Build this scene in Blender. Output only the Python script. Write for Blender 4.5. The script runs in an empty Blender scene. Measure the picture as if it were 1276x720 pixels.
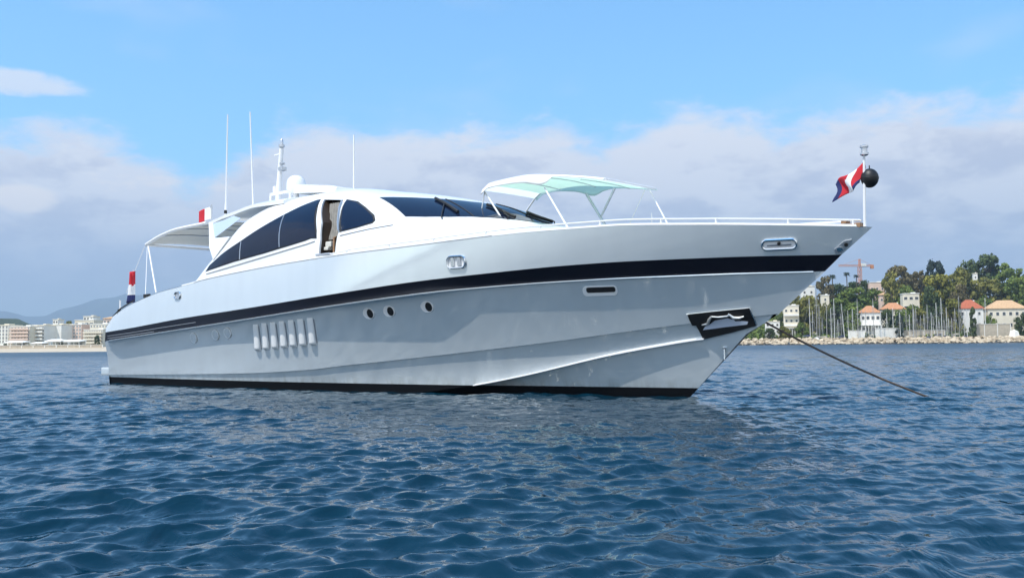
import bpy, bmesh, math, random
import numpy as np
from mathutils import Vector, Matrix
from mathutils.bvhtree import BVHTree
from mathutils.geometry import delaunay_2d_cdt

SC = bpy.context.scene
COL = SC.collection
R = math.radians

# ------------------------------------------------------------------ camera
PITCH, ROLL = math.atan(69.5 / 1240.0), R(0.55)
cam_d = bpy.data.cameras.new('camera')
cam = bpy.data.objects.new('camera', cam_d)
COL.objects.link(cam)
cam_d.sensor_width = 36.0
cam_d.lens = 36.0 * 1240.0 / 1276.0
cam_d.clip_start, cam_d.clip_end = 0.1, 30000.0
_f = Vector((0, math.cos(PITCH), math.sin(PITCH)))
_u = Vector((0, -math.sin(PITCH), math.cos(PITCH)))
_r = Vector((1, 0, 0))
_r2 = _r * math.cos(ROLL) - _u * math.sin(ROLL)
_u2 = _u * math.cos(ROLL) + _r * math.sin(ROLL)
M = Matrix((_r2, _u2, -_f)).transposed().to_4x4()
M.translation = Vector((0, 0, 1.25))
cam.matrix_world = M
SC.camera = cam

# ------------------------------------------------------------------ light
SUN_AZ, SUN_EL = Vector((-0.74, -0.67)), R(61)       # horizontal direction towards the sun
world = bpy.data.worlds.new('World')
SC.world = world
world.use_nodes = True
sun_d = bpy.data.lights.new('sun', 'SUN')
sun_d.energy, sun_d.angle, sun_d.color = 4.7, R(0.53), (1.0, 0.95, 0.88)
sun = bpy.data.objects.new('sun', sun_d)
COL.objects.link(sun)
_h = SUN_AZ.normalized() * math.cos(SUN_EL)
SUN_DIR = Vector((_h.x, _h.y, math.sin(SUN_EL)))
sun.rotation_euler = SUN_DIR.to_track_quat('Z', 'Y').to_euler()
sun.location = (-60, -20, 90)

SC.view_settings.view_transform = 'Standard'
SC.view_settings.look = 'None'
SC.view_settings.exposure = 0.12
SC.view_settings.gamma = 1.0
SC.render.engine = 'CYCLES'
SC.cycles.use_denoising = True
SC.cycles.max_bounces = 8
SC.cycles.sample_clamp_indirect = 6.0


def build_sky():
    nt = world.node_tree
    nt.nodes.clear()
    N, L = nt.nodes.new, nt.links.new

    def math_(op, a, b=None, c=None, clamp=False):
        n = N('ShaderNodeMath'); n.operation = op; n.use_clamp = clamp
        for i, v in enumerate((a, b, c)):
            if v is None: continue
            if isinstance(v, (int, float)): n.inputs[i].default_value = v
            else: L(v, n.inputs[i])
        return n.outputs[0]

    def smooth(v, lo, hi):
        n = N('ShaderNodeMapRange'); n.interpolation_type = 'SMOOTHSTEP'
        L(v, n.inputs['Value'])
        for k, q in (('From Min', lo), ('From Max', hi)):
            if isinstance(q, (int, float)): n.inputs[k].default_value = q
            else: L(q, n.inputs[k])
        return n.outputs['Result']

    def mix(f, a, b):
        n = N('ShaderNodeMix'); n.data_type = 'RGBA'
        if isinstance(f, (int, float)): n.inputs[0].default_value = f
        else: L(f, n.inputs[0])
        for i, v in ((6, a), (7, b)):
            if isinstance(v, tuple): n.inputs[i].default_value = (*v, 1)
            else: L(v, n.inputs[i])
        return n.outputs[2]

    out, bg, sky = N('ShaderNodeOutputWorld'), N('ShaderNodeBackground'), N('ShaderNodeTexSky')
    sky.sky_type = 'NISHITA'
    sky.sun_disc = False
    sky.sun_elevation = SUN_EL
    sky.sun_rotation = math.atan2(SUN_DIR.x, SUN_DIR.y)
    sky.air_density, sky.dust_density, sky.ozone_density = 1.0, 0.4, 2.5
    geo = N('ShaderNodeTexCoord')
    sep = N('ShaderNodeSeparateXYZ'); L(geo.outputs['Generated'], sep.inputs[0])
    x, y, z = sep.outputs
    az = math_('ARCTAN2', x, y)
    el = math_('ARCSINE', z)
    # flattened coordinates so that far clouds stack up in layers
    comb = N('ShaderNodeCombineXYZ')
    L(az, comb.inputs[0]); L(math_('MULTIPLY', el, 2.3), comb.inputs[1])

    def noise(scale, detail, rough, off, dist=0.0):
        mp = N('ShaderNodeMapping'); L(comb.outputs[0], mp.inputs['Vector'])
        mp.inputs['Location'].default_value = off
        n = N('ShaderNodeTexNoise'); n.inputs['Scale'].default_value = scale
        n.inputs['Detail'].default_value = detail; n.inputs['Roughness'].default_value = rough
        n.inputs['Distortion'].default_value = dist
        L(mp.outputs[0], n.inputs['Vector'])
        return n.outputs['Fac']

    big = noise(7.0, 4.0, 0.55, (3.1, 1.7, 0.4), 0.2)
    fine = noise(22.0, 6.0, 0.6, (0.3, 5.2, 2.0), 0.3)
    soft = noise(5.0, 3.0, 0.5, (7.7, 2.2, 1.0))

    def bump(c, w, a):
        d = math_('DIVIDE', math_('SUBTRACT', az, c), w)
        return math_('MULTIPLY', math_('POWER', 2.718, math_('MULTIPLY', math_('MULTIPLY', d, d), -1.0)), a)
    top = math_('ADD', 0.222, math_('MULTIPLY', math_('SUBTRACT', big, 0.5), 0.05))
    top = math_('ADD', top, math_('MULTIPLY', math_('SUBTRACT', fine, 0.5), 0.07))
    for c, w, a in SKY_BUMPS:
        top = math_('ADD', top, bump(c, w, a))
    bank = smooth(math_('SUBTRACT', top, el), -0.010, 0.030)
    # separate flat cloud above the bank at the far left, thin wisps higher up
    d1 = math_('DIVIDE', math_('ADD', az, 0.465), 0.060)
    d2 = math_('DIVIDE', math_('SUBTRACT', el, 0.238), 0.012)
    blob = math_('SUBTRACT', 1.25, math_('ADD', math_('MULTIPLY', d1, d1), math_('MULTIPLY', d2, d2)))
    blob = math_('ADD', blob, math_('MULTIPLY', math_('SUBTRACT', fine, 0.5), 2.2))
    blob = math_('MULTIPLY', smooth(blob, 0.0, 1.0), 0.75)
    wisp = math_('MULTIPLY', smooth(math_('SUBTRACT', soft, math_('MULTIPLY', el, 0.15)), 0.48, 0.75), 0.26)
    cover = math_('MAXIMUM', math_('MAXIMUM', bank, blob), wisp)
    # the bank thins towards the horizon where blue haze shows
    low = smooth(el, 0.0, 0.085)
    cover = math_('MULTIPLY', cover, math_('ADD', 0.70, math_('MULTIPLY', low, 0.28)))
    def relief(scale, off):
        a_ = noise(scale, 5.0, 0.58, off, 0.25); b_ = noise(scale, 5.0, 0.58, (off[0] + .012, off[1] + .05, off[2]), 0.25)
        return math_('SUBTRACT', a_, b_)
    rel = math_('ADD', math_('MULTIPLY', relief(6.5, (4.2, 9.1, 1.3)), 1.6), math_('MULTIPLY', relief(16.0, (2.2, 3.1, 6.3)), 0.9))
    shade = smooth(math_('ADD', math_('MULTIPLY', math_('SUBTRACT', fine, 0.5), 0.35), math_('ADD', rel, math_('SUBTRACT', math_('ADD', soft, math_('MULTIPLY', math_('SUBTRACT', el, 0.11), 1.6)), 0.44))), -0.16, 0.26)
    rim = smooth(math_('SUBTRACT', top, el), 0.060, 0.010)
    shade = math_('MAXIMUM', shade, math_('MULTIPLY', rim, 0.95))
    cloud = mix(shade, CLOUD_DARK, CLOUD_LIGHT)
    # sunlit cream heads in the middle of the bank
    warm = math_('MULTIPLY', smooth(noise(15.0, 4.0, 0.6, (1.9, 8.3, 3.3), 0.2), 0.56, 0.70), smooth(az, 0.05, -0.25))
    warm = math_('MULTIPLY', warm, math_('MULTIPLY', smooth(el, 0.10, 0.13), smooth(el, 0.19, 0.15)))
    h1 = math_('DIVIDE', math_('ADD', az, 0.458), 0.030)
    h2 = math_('DIVIDE', math_('SUBTRACT', el, 0.136), 0.013)
    head = math_('SUBTRACT', 1.35, math_('ADD', math_('MULTIPLY', h1, h1), math_('MULTIPLY', h2, h2)))
    head = smooth(math_('ADD', head, math_('MULTIPLY', math_('SUBTRACT', fine, 0.5), 1.6)), 0.0, 0.9)
    warm = math_('MAXIMUM', math_('MULTIPLY', warm, 0.75), math_('MULTIPLY', head, 1.0))
    cloud = mix(warm, cloud, CLOUD_WARM)
    # the far left of the bank is dimmer and bluer close to the horizon
    dim = math_('MULTIPLY', smooth(el, 0.13, 0.02), smooth(az, 0.25, -0.35))
    cloud = mix(math_('MULTIPLY', dim, 0.85), cloud, (2.9, 3.3, 4.2))
    # unseen bright clouds added behind the camera to fill the shaded hull and facades
    rear_fill = smooth(math_('ABSOLUTE', math_('ADD', az, 0.0)), 0.75, 1.5)
    cloud = mix(rear_fill, cloud, (7.6, 7.9, 8.2))
    rear_fill_cover = math_('MULTIPLY', rear_fill, math_('MULTIPLY', smooth(math_('ADD', el, math_('MULTIPLY', big, -0.5)), 0.42, 0.22), 0.8))
    cover = math_('MAXIMUM', cover, rear_fill_cover)
    bluesky = N('ShaderNodeMix'); bluesky.data_type = 'RGBA'; bluesky.blend_type = 'MULTIPLY'
    bluesky.inputs[0].default_value = 1.0
    L(sky.outputs[0], bluesky.inputs[6]); bluesky.inputs[7].default_value = (*SKY_TINT, 1)
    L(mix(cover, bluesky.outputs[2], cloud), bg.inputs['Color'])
    bg.inputs['Strength'].default_value = 0.15
    L(bg.outputs[0], out.inputs['Surface'])


SKY_TINT = (0.82, 1.46, 1.66)
CLOUD_DARK, CLOUD_LIGHT, CLOUD_WARM = (4.55, 4.55, 5.15), (6.7, 6.55, 6.6), (8.2, 7.4, 6.6)
SKY_BUMPS = ((-0.47, 0.10, -0.02), (-0.31, 0.055, -0.060), (0.085, 0.028, -0.022), (0.265, 0.02, -0.014), (0.18, 0.05, 0.008))
build_sky()

# ------------------------------------------------------------------ helpers
def tag(o, label, cat, group=None, kind=None):
    if label: o['label'] = label
    if cat: o['category'] = cat
    if group: o['group'] = group
    if kind: o['kind'] = kind
    return o

def link_mesh(name, me, mat=None, parent=None):
    o = bpy.data.objects.new(name, me)
    COL.objects.link(o)
    if mat is not None:
        for m_ in (mat if isinstance(mat, (list, tuple)) else [mat]): me.materials.append(m_)
    if parent is not None: o.parent = parent
    return o

def mesh(name, verts, faces, mat=None, parent=None, smooth=False):
    me = bpy.data.meshes.new(name)
    me.from_pydata([tuple(v) for v in verts], [], faces)
    if smooth: me.polygons.foreach_set('use_smooth', [True] * len(me.polygons))
    me.update()
    return link_mesh(name, me, mat, parent)

def empty(name, loc=(0, 0, 0), rz=0.0):
    o = bpy.data.objects.new(name, None)
    COL.objects.link(o)
    o.location = loc; o.rotation_euler = (0, 0, rz); o.empty_display_size = 0.3
    return o

def copy_tree(o, parent=None):
    c = o.copy(); COL.objects.link(c); c.parent = parent
    for ch in list(o.children): copy_tree(ch, c)
    return c

class MB:
    """collects shapes, then links them as one mesh object"""
    def __init__(s): s.v, s.f, s.mi = [], [], []
    def add(s, v, f, mi=0):
        b = len(s.v); s.v += [tuple(q) for q in v]; s.f += [tuple(b + i for i in q) for q in f]; s.mi += [mi] * len(f); return s
    def box(s, c, d, rz=0.0, mi=0):
        cx, cy, cz = c; a, b, h = d[0] / 2, d[1] / 2, d[2] / 2
        co, si = math.cos(rz), math.sin(rz)
        v = []
        for z in (-h, h):
            for x, y in ((-a, -b), (a, -b), (a, b), (-a, b)):
                v.append((cx + x * co - y * si, cy + x * si + y * co, cz + z))
        return s.add(v, [(3, 2, 1, 0), (4, 5, 6, 7), (0, 1, 5, 4), (1, 2, 6, 5), (2, 3, 7, 6), (3, 0, 4, 7)], mi)
    def tube(s, pts, r, n=8, mi=0, cap=True):
        pts = [Vector(p) for p in pts]
        rs = r if isinstance(r, (list, tuple)) else [r] * len(pts)
        v = []
        prev = None
        for i, p in enumerate(pts):
            t = (pts[min(i + 1, len(pts) - 1)] - pts[max(i - 1, 0)]).normalized()
            a = prev if prev is not None else Vector((0, 0, 1) if abs(t.z) < .9 else (1, 0, 0))
            a = (a - t * a.dot(t)).normalized(); b = t.cross(a); prev = a
            for k in range(n):
                w = 2 * math.pi * k / n
                v.append(p + (a * math.cos(w) + b * math.sin(w)) * rs[i])
        f = []
        for i in range(len(pts) - 1):
            for k in range(n):
                k2 = (k + 1) % n
                f.append((i * n + k, i * n + k2, (i + 1) * n + k2, (i + 1) * n + k))
        if cap:
            f.append(tuple(range(n - 1, -1, -1))); f.append(tuple((len(pts) - 1) * n + k for k in range(n)))
        return s.add(v, f, mi)
    def lathe(s, prof, c=(0, 0, 0), n=20, mi=0):
        v, f = [], []
        for r_, z in prof:
            for k in range(n):
                w = 2 * math.pi * k / n
                v.append((c[0] + r_ * math.cos(w), c[1] + r_ * math.sin(w), c[2] + z))
        for i in range(len(prof) - 1):
            for k in range(n):
                k2 = (k + 1) % n
                f.append((i * n + k, i * n + k2, (i + 1) * n + k2, (i + 1) * n + k))
        f.append(tuple(range(n - 1, -1, -1))); f.append(tuple((len(prof) - 1) * n + k for k in range(n)))
        return s.add(v, f, mi)
    def build(s, name, mat=None, parent=None, smooth=False, bevel=0.0):
        o = mesh(name, s.v, s.f, mat, parent)
        me = o.data
        me.polygons.foreach_set('material_index', s.mi)
        bm = bmesh.new(); bm.from_mesh(me)
        bmesh.ops.recalc_face_normals(bm, faces=bm.faces)
        if bevel > 0:
            bmesh.ops.bevel(bm, geom=[e for e in bm.edges if e.is_manifold and e.calc_face_angle(0) > .6], offset=bevel, segments=2, affect='EDGES', profile=0.7)
        bm.to_mesh(me); bm.free()
        if smooth:
            me.polygons.foreach_set('use_smooth', [True] * len(me.polygons))
            me.set_sharp_from_angle(angle=R(40))
        return o

def pchip(xs, ys):
    xs = np.array(xs, float); ys = np.array(ys, float); h = np.diff(xs); d = np.diff(ys) / h
    m = np.zeros_like(ys); m[0] = d[0]; m[-1] = d[-1]
    for i in range(1, len(xs) - 1):
        m[i] = 0 if d[i - 1] * d[i] <= 0 else 2 * d[i - 1] * d[i] / (d[i - 1] + d[i])
    def f(x):
        x = np.clip(x, xs[0], xs[-1]); k = np.clip(np.searchsorted(xs, x) - 1, 0, len(h) - 1); t = (x - xs[k]) / h[k]
        return (2*t**3 - 3*t**2 + 1)*ys[k] + (t**3 - 2*t**2 + t)*h[k]*m[k] + (-2*t**3 + 3*t**2)*ys[k+1] + (t**3 - t**2)*h[k]*m[k+1]
    return f

# ------------------------------------------------------------------ materials
def pbr(name, color, rough=0.5, metal=0.0, coat=0.0, var=0.0, vscale=6.0, bump=0.0, bscale=40.0, ior=1.5, alpha=1.0, spec=0.5):
    m = bpy.data.materials.new(name); m.use_nodes = True
    nt = m.node_tree; b = nt.nodes['Principled BSDF']
    b.inputs['Roughness'].default_value = rough; b.inputs['Metallic'].default_value = metal
    b.inputs['Coat Weight'].default_value = coat; b.inputs['Coat Roughness'].default_value = 0.04
    b.inputs['IOR'].default_value = ior; b.inputs['Specular IOR Level'].default_value = spec
    b.inputs['Base Color'].default_value = (*color, 1)
    tc = nt.nodes.new('ShaderNodeTexCoord')
    if var > 0:
        n = nt.nodes.new('ShaderNodeTexNoise'); n.inputs['Scale'].default_value = vscale; n.inputs['Detail'].default_value = 5
        nt.links.new(tc.outputs['Object'], n.inputs['Vector'])
        mr = nt.nodes.new('ShaderNodeMapRange'); mr.inputs[1].default_value = .25; mr.inputs[2].default_value = .75
        mr.inputs[3].default_value = 1 - var; mr.inputs[4].default_value = 1 + var
        nt.links.new(n.outputs['Fac'], mr.inputs[0])
        mx = nt.nodes.new('ShaderNodeVectorMath'); mx.operation = 'SCALE'; mx.inputs[0].default_value = color
        nt.links.new(mr.outputs[0], mx.inputs['Scale']); nt.links.new(mx.outputs[0], b.inputs['Base Color'])
    if bump > 0:
        n = nt.nodes.new('ShaderNodeTexNoise'); n.inputs['Scale'].default_value = bscale; n.inputs['Detail'].default_value = 4
        nt.links.new(tc.outputs['Object'], n.inputs['Vector'])
        bp = nt.nodes.new('ShaderNodeBump'); bp.inputs['Strength'].default_value = bump; bp.inputs['Distance'].default_value = .02
        nt.links.new(n.outputs['Fac'], bp.inputs['Height']); nt.links.new(bp.outputs[0], b.inputs['Normal'])
    return m

def hull_material():
    """pearl grey gelcoat with black antifouling below the boot line and faint water streaks"""
    m = pbr('hull_gelcoat', (0.76, 0.81, 0.83), rough=0.16, coat=0.9)
    m.node_tree.nodes['Principled BSDF'].inputs['Metallic'].default_value = 0.30
    nt = m.node_tree; b = nt.nodes['Principled BSDF']; N = nt.nodes.new; L = nt.links.new
    tc = N('ShaderNodeTexCoord'); sp = N('ShaderNodeSeparateXYZ'); L(tc.outputs['Object'], sp.inputs[0])
    mp = N('ShaderNodeMapping'); mp.inputs['Scale'].default_value = (1.6, 1.0, 0.25); L(tc.outputs['Object'], mp.inputs['Vector'])
    n = N('ShaderNodeTexNoise'); n.inputs['Scale'].default_value = 1.7; n.inputs['Detail'].default_value = 6; L(mp.outputs[0], n.inputs['Vector'])
    mr = N('ShaderNodeMapRange'); mr.inputs[1].default_value = .3; mr.inputs[2].default_value = .7; mr.inputs[3].default_value = .975; mr.inputs[4].default_value = 1.02
    L(n.outputs['Fac'], mr.inputs[0])
    sc = N('ShaderNodeVectorMath'); sc.operation = 'SCALE'; sc.inputs[0].default_value = (0.76, 0.81, 0.83); L(mr.outputs[0], sc.inputs['Scale'])
    cmp_ = N('ShaderNodeMath'); cmp_.operation = 'LESS_THAN'; L(sp.outputs[2], cmp_.inputs[0]); cmp_.inputs[1].default_value = 0.23
    mx = N('ShaderNodeMix'); mx.data_type = 'RGBA'; L(cmp_.outputs[0], mx.inputs[0]); L(sc.outputs[0], mx.inputs[6]); mx.inputs[7].default_value = (0.006, 0.007, 0.009, 1)
    st = N('ShaderNodeMapRange'); L(sp.outputs[2], st.inputs[0])
    for k_, v_ in ((1, .23), (2, .50), (3, .55), (4, 0.0)): st.inputs[k_].default_value = v_
    n3 = N('ShaderNodeTexNoise'); n3.inputs['Scale'].default_value = 3.2; n3.inputs['Detail'].default_value = 7; n3.inputs['Roughness'].default_value = .7; L(mp.outputs[0], n3.inputs['Vector'])
    gt = N('ShaderNodeMapRange'); L(n3.outputs['Fac'], gt.inputs[0]); gt.inputs[1].default_value = .42; gt.inputs[2].default_value = .70
    ml = N('ShaderNodeMath'); ml.operation = 'MULTIPLY'; L(st.outputs[0], ml.inputs[0]); L(gt.outputs[0], ml.inputs[1])
    scum = N('ShaderNodeMix'); scum.data_type = 'RGBA'; L(ml.outputs[0], scum.inputs[0]); L(sc.outputs[0], scum.inputs[6]); scum.inputs[7].default_value = (.33, .34, .27, 1)
    L(scum.outputs[2], mx.inputs[6])
    L(mx.outputs[2], b.inputs['Base Color'])
    ro = N('ShaderNodeMix'); ro.data_type = 'FLOAT'; L(cmp_.outputs[0], ro.inputs[0]); ro.inputs[2].default_value = .10; ro.inputs[3].default_value = .6
    L(ro.outputs[0], b.inputs['Roughness'])
    co = N('ShaderNodeMix'); co.data_type = 'FLOAT'; L(cmp_.outputs[0], co.inputs[0]); co.inputs[2].default_value = .9; co.inputs[3].default_value = 0.0
    L(co.outputs[0], b.inputs['Coat Weight'])
    sl = N('ShaderNodeMix'); sl.data_type = 'FLOAT'; L(cmp_.outputs[0], sl.inputs[0]); sl.inputs[2].default_value = .5; sl.inputs[3].default_value = 0.08
    L(sl.outputs[0], b.inputs['Specular IOR Level'])
    me_ = N('ShaderNodeMix'); me_.data_type = 'FLOAT'; L(cmp_.outputs[0], me_.inputs[0]); me_.inputs[2].default_value = .45; me_.inputs[3].default_value = 0.0
    L(me_.outputs[0], b.inputs['Metallic'])
    # very slight unfairness so that reflections wander
    n2 = N('ShaderNodeTexNoise'); n2.inputs['Scale'].default_value = .8; n2.inputs['Detail'].default_value = 2; L(tc.outputs['Object'], n2.inputs['Vector'])
    bp = N('ShaderNodeBump'); bp.inputs['Strength'].default_value = .25; bp.inputs['Distance'].default_value = .03
    L(n2.outputs['Fac'], bp.inputs['Height']); L(bp.outputs[0], b.inputs['Coat Normal'])
    bp2 = N('ShaderNodeBump'); bp2.inputs['Strength'].default_value = .12; bp2.inputs['Distance'].default_value = .03
    L(n2.outputs['Fac'], bp2.inputs['Height']); L(bp2.outputs[0], b.inputs['Normal'])
    return m

MAT = {
    'hull': hull_material(),
    'white': pbr('white_gelcoat', (0.80, 0.81, 0.81), rough=0.3, coat=0.4, var=0.02, vscale=1.5),
    'trim': pbr('white_paint', (0.80, 0.80, 0.80), rough=0.35),
    'navy': pbr('navy_stripe_paint', (0.004, 0.005, 0.012), rough=0.35, spec=.3, var=0.15, vscale=.6),
    'glass': pbr('tinted_glass', (0.006, 0.012, 0.032), rough=0.04, ior=1.4, spec=.32),
    'rubber': pbr('black_rubber', (0.012, 0.012, 0.013), rough=0.6),
    'black': pbr('matt_black', (0.008, 0.008, 0.009), rough=0.5, var=.2),
    'chrome': pbr('polished_steel', (0.75, 0.76, 0.78), rough=0.12, metal=1.0),
    'steel': pbr('grey_steel_tube', (0.55, 0.57, 0.60), rough=0.3, metal=0.7),
    'grey': pbr('grey_line', (0.22, 0.24, 0.27), rough=0.5),
    'canvas': pbr('cream_canvas', (0.66, 0.64, 0.58), rough=0.9, var=.04, bump=.1, bscale=30),
    'curtain': pbr('grey_curtain', (0.20, 0.19, 0.17), rough=0.8, var=.25, vscale=9),
    'interior': pbr('dark_wood_interior', (0.035, 0.022, 0.014), rough=0.5, var=.3, vscale=4),
    'wood': pbr('teak', (0.30, 0.17, 0.09), rough=0.5, var=.2, vscale=8),
    'red': pbr('red_flag_cloth', (0.55, 0.02, 0.035), rough=0.85),
    'flagwhite': pbr('white_flag_cloth', (0.8, 0.8, 0.8), rough=0.85),
    'blue': pbr('navy_flag_cloth', (0.015, 0.025, 0.11), rough=0.85),
    'palepane': pbr('pale_blue_pane', (0.50, 0.57, 0.66), rough=0.08, coat=.5),
}

# ------------------------------------------------------------------ the yacht (local frame: X forward, Y port, Z up, waterline at 0)
yacht = empty('motor_yacht', (-12.536, 38.061, 0.0), R(-42.53))
tag(yacht, 'large white and silver motor yacht with a black hull stripe, anchored on the blue sea', 'yacht')

def beam(Bm, X0, Xe, p):
    return lambda X: Bm * (1 - np.clip((np.asarray(X, float) - X0) / (Xe - X0), 0, 1) ** p)

SHZ = pchip([-.5, 0, .5, 1.04, 1.48, 2.35, 3.87, 5.88, 6.42, 9.99, 11.9, 13.27, 16.43, 17.5, 19.82, 21.5, 23.36, 25.13, 26.86],
            [1.95, 2.05, 2.4, 2.57, 2.7, 2.88, 3.12, 3.3, 3.36, 3.57, 3.65, 3.7, 3.78, 3.82, 3.88, 3.88, 3.79, 3.67, 3.54])
SHB = beam(3.05, 9, 26.86, 2.3)
STB = beam(3.10, 8.5, 26.2, 2.2)
SBB = beam(3.06, 8, 25.8, 2.1)
KNB = beam(2.80, 6, 24.77, 1.85)
CHB = beam(2.72, 5, 24.2, 1.7)
STZ = pchip([-.3, 1.81, 5.3, 9.61, 13.19, 16.14, 18.24, 20.5, 21.82, 23.9, 26.2], [1.82, 1.95, 2.2, 2.44, 2.68, 2.88, 2.98, 3.07, 3.09, 3.08, 3.03])
SBZ = pchip([-.3, 5.22, 9.54, 13.07, 16.01, 17.4, 20.14, 22.03, 23.8, 25.83], [1.49, 1.83, 2.10, 2.35, 2.55, 2.63, 2.71, 2.73, 2.73, 2.71])
KNZ = pchip([-.6, 2.96, 8.64, 11.47, 12.71, 14.69, 17.51, 19.83, 21.04, 22.9, 24.77], [0.3, .36, .47, .6, .71, .87, 1.12, 1.35, 1.49, 1.69, 1.86])
CHZ = pchip([-.4, 8, 12, 14.91, 17.1, 18.68, 19.56, 20.82, 22.1, 23, 24.2], [-.5, -.42, -.25, -.03, .25, .53, .72, .99, 1.21, 1.34, 1.45])
LINES = [  # (stern X, stem X, half beam, height)
    (0.02, 26.86, SHB, SHZ), (0.02, 26.2, STB, STZ), (-.1, 25.83, SBB, SBZ), (-.3, 24.77, KNB, KNZ), (-.3, 24.0, CHB, CHZ),
    (-.1, 22.45, beam(2.68, 2, 22.45, 1.75), pchip([-.4, 11, 14, 15.5, 17, 22.45], [-.75, -.6, -.28, -.12, -.04, -.03])),
    (0.0, 21.2, lambda X: np.zeros_like(np.asarray(X, float)), pchip([-.1, 18, 21.2], [-1.3, -1.3, -.9]))]
NU = 140
US = 1 - (1 - np.linspace(0, 1, NU)) ** 1.25

def hull_line(i):
    x0, xe, b, z = LINES[i]
    X = x0 + (xe - x0) * US
    return np.stack([X, b(X), z(X)], -1)
HL = [hull_line(i) for i in range(7)]

def strip(A, B, n, bow=0.0):
    """rows of points from line A to line B; bow pushes the middle outboard (+) or in (-)"""
    rows = []
    for k in range(n + 1):
        t = k / n
        P = A * (1 - t) + B * t
        P = P.copy(); P[:, 1] += bow * 4 * t * (1 - t) * np.clip(P[:, 1] / 1.2, 0, 1)
        rows.append(P)
    return rows

def skin(name, rows, mat, parent, both=True):
    v, f = [], []
    n = len(rows[0])
    for side in ((-1, 1) if both else (-1,)):
        b = len(v)
        for P in rows:
            for p in P: v.append((p[0], side * p[1], p[2]))
        for i in range(len(rows) - 1):
            for j in range(n - 1):
                q = (b + i * n + j, b + i * n + j + 1, b + (i + 1) * n + j + 1, b + (i + 1) * n + j)
                f.append(q if side > 0 else q[::-1])
    return v, f

PIN_LINES = []
mb = MB()
upper = strip(HL[0], HL[1], 6, 0.006)
low1 = strip(HL[2], HL[3], 8, -0.03)
low2 = strip(HL[3] * np.array([1, 1, 1]) - np.array([0, .035, 0.0]), HL[4], 6, -0.04)
low3 = strip(HL[4], HL[5], 6, -0.02)
low4 = strip(HL[5], HL[6], 3)
for p in low2: p[:, 1] = np.maximum(p[:, 1], 0)
stripe_rows = strip(HL[1], HL[2], 3)
mb.add(*skin('', upper, None, None))
mb.add(*skin('', low1, None, None))
mb.add(*skin('', [low1[-1], low2[0]], None, None))
mb.add(*skin('', low2 + low3[1:] + low4[1:], None, None))
# transom
tr = [r[0] for r in upper + low1 + low3 + low4]
tv = [(p[0], -p[1], p[2]) for p in tr] + [(p[0], p[1], p[2]) for p in tr]
mb.add(tv, [(i, i + 1, len(tr) + i + 1, len(tr) + i) for i in range(len(tr) - 1)])
hull = mesh('hull', mb.v, mb.f, MAT['hull'], yacht)
bm = bmesh.new(); bm.from_mesh(hull.data)
bmesh.ops.remove_doubles(bm, verts=bm.verts, dist=0.0005)
bmesh.ops.recalc_face_normals(bm, faces=bm.faces)
bm.to_mesh(hull.data); bm.free()
hull.data.polygons.foreach_set('use_smooth', [True] * len(hull.data.polygons))
hull.data.set_sharp_from_angle(angle=R(14))
v, f = skin('', stripe_rows, None, None)
stripe = mesh('hull_stripe', v, f, MAT['navy'], yacht, smooth=True)

for side_pts in ([(.15, 1.70), (2.0, 1.80), (4.0, 1.93), (6.2, 2.06)], [(.15, 1.62), (1.5, 1.69), (3.5, 1.81)]):
    PIN_LINES.append(side_pts)

# deck with camber
dk = []
for k in range(13):
    t = -1 + 2 * k / 12
    P = HL[0].copy(); P[:, 2] += 0.01 + 0.10 * (1 - t * t) * np.clip(P[:, 1] / 2, 0, 1); P[:, 1] *= t
    dk.append(P)
v = [tuple(p) for P in dk for p in P]
f = [(i * NU + j, (i + 1) * NU + j, (i + 1) * NU + j + 1, i * NU + j + 1) for i in range(12) for j in range(NU - 1)]
mesh('deck', v, f, MAT['white'], yacht, smooth=True)

def along(line, dy=0.0, dz=0.0, side=-1, x0=-9, x1=99):
    return [Vector((p[0], side * (max(p[1], 0) + dy), p[2] + dz)) for p in line if x0 <= p[0] <= x1]

# rub rail under the stripe, thick aft and thin forward
def rail_profile(name, line, prof, mat, x0, x1, both=True, grow=lambda x: 1.0):
    b = MB()
    for side in ((-1, 1) if both else (-1,)):
        P = [p for p in line if x0 <= p[0] <= x1]
        n = len(prof); v = []
        for p in P:
            for (o, h) in prof: v.append((p[0], side * (max(p[1], 0) + o * grow(p[0])), p[2] + h * (.4 + .6 * grow(p[0]))))
        f = [(i * n + k, i * n + (k + 1) % n, (i + 1) * n + (k + 1) % n, (i + 1) * n + k) for i in range(len(P) - 1) for k in range(n)]
        f += [tuple(range(n)), tuple((len(P) - 1) * n + k for k in range(n))]
        b.add(v, f)
    return b.build(name, mat, yacht, smooth=True)
rub = lambda x: float(np.interp(x, [.1, .7, 16.3, 17.7, 21, 25.7], [.35, 1, 1, .34, .24, .16]))
rail_profile('rub_rail', HL[2], [(-.25, .025), (.17, .015), (.20, -.005), (.19, -.028), (-.25, -.03)], MAT['hull'], .12, 25.7, grow=rub)
rail_profile('spray_rail', HL[4], [(-.10, .035), (.075, .0), (.075, -.025), (-.10, -.02)], MAT['trim'], 16.95, 23.2)

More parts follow.
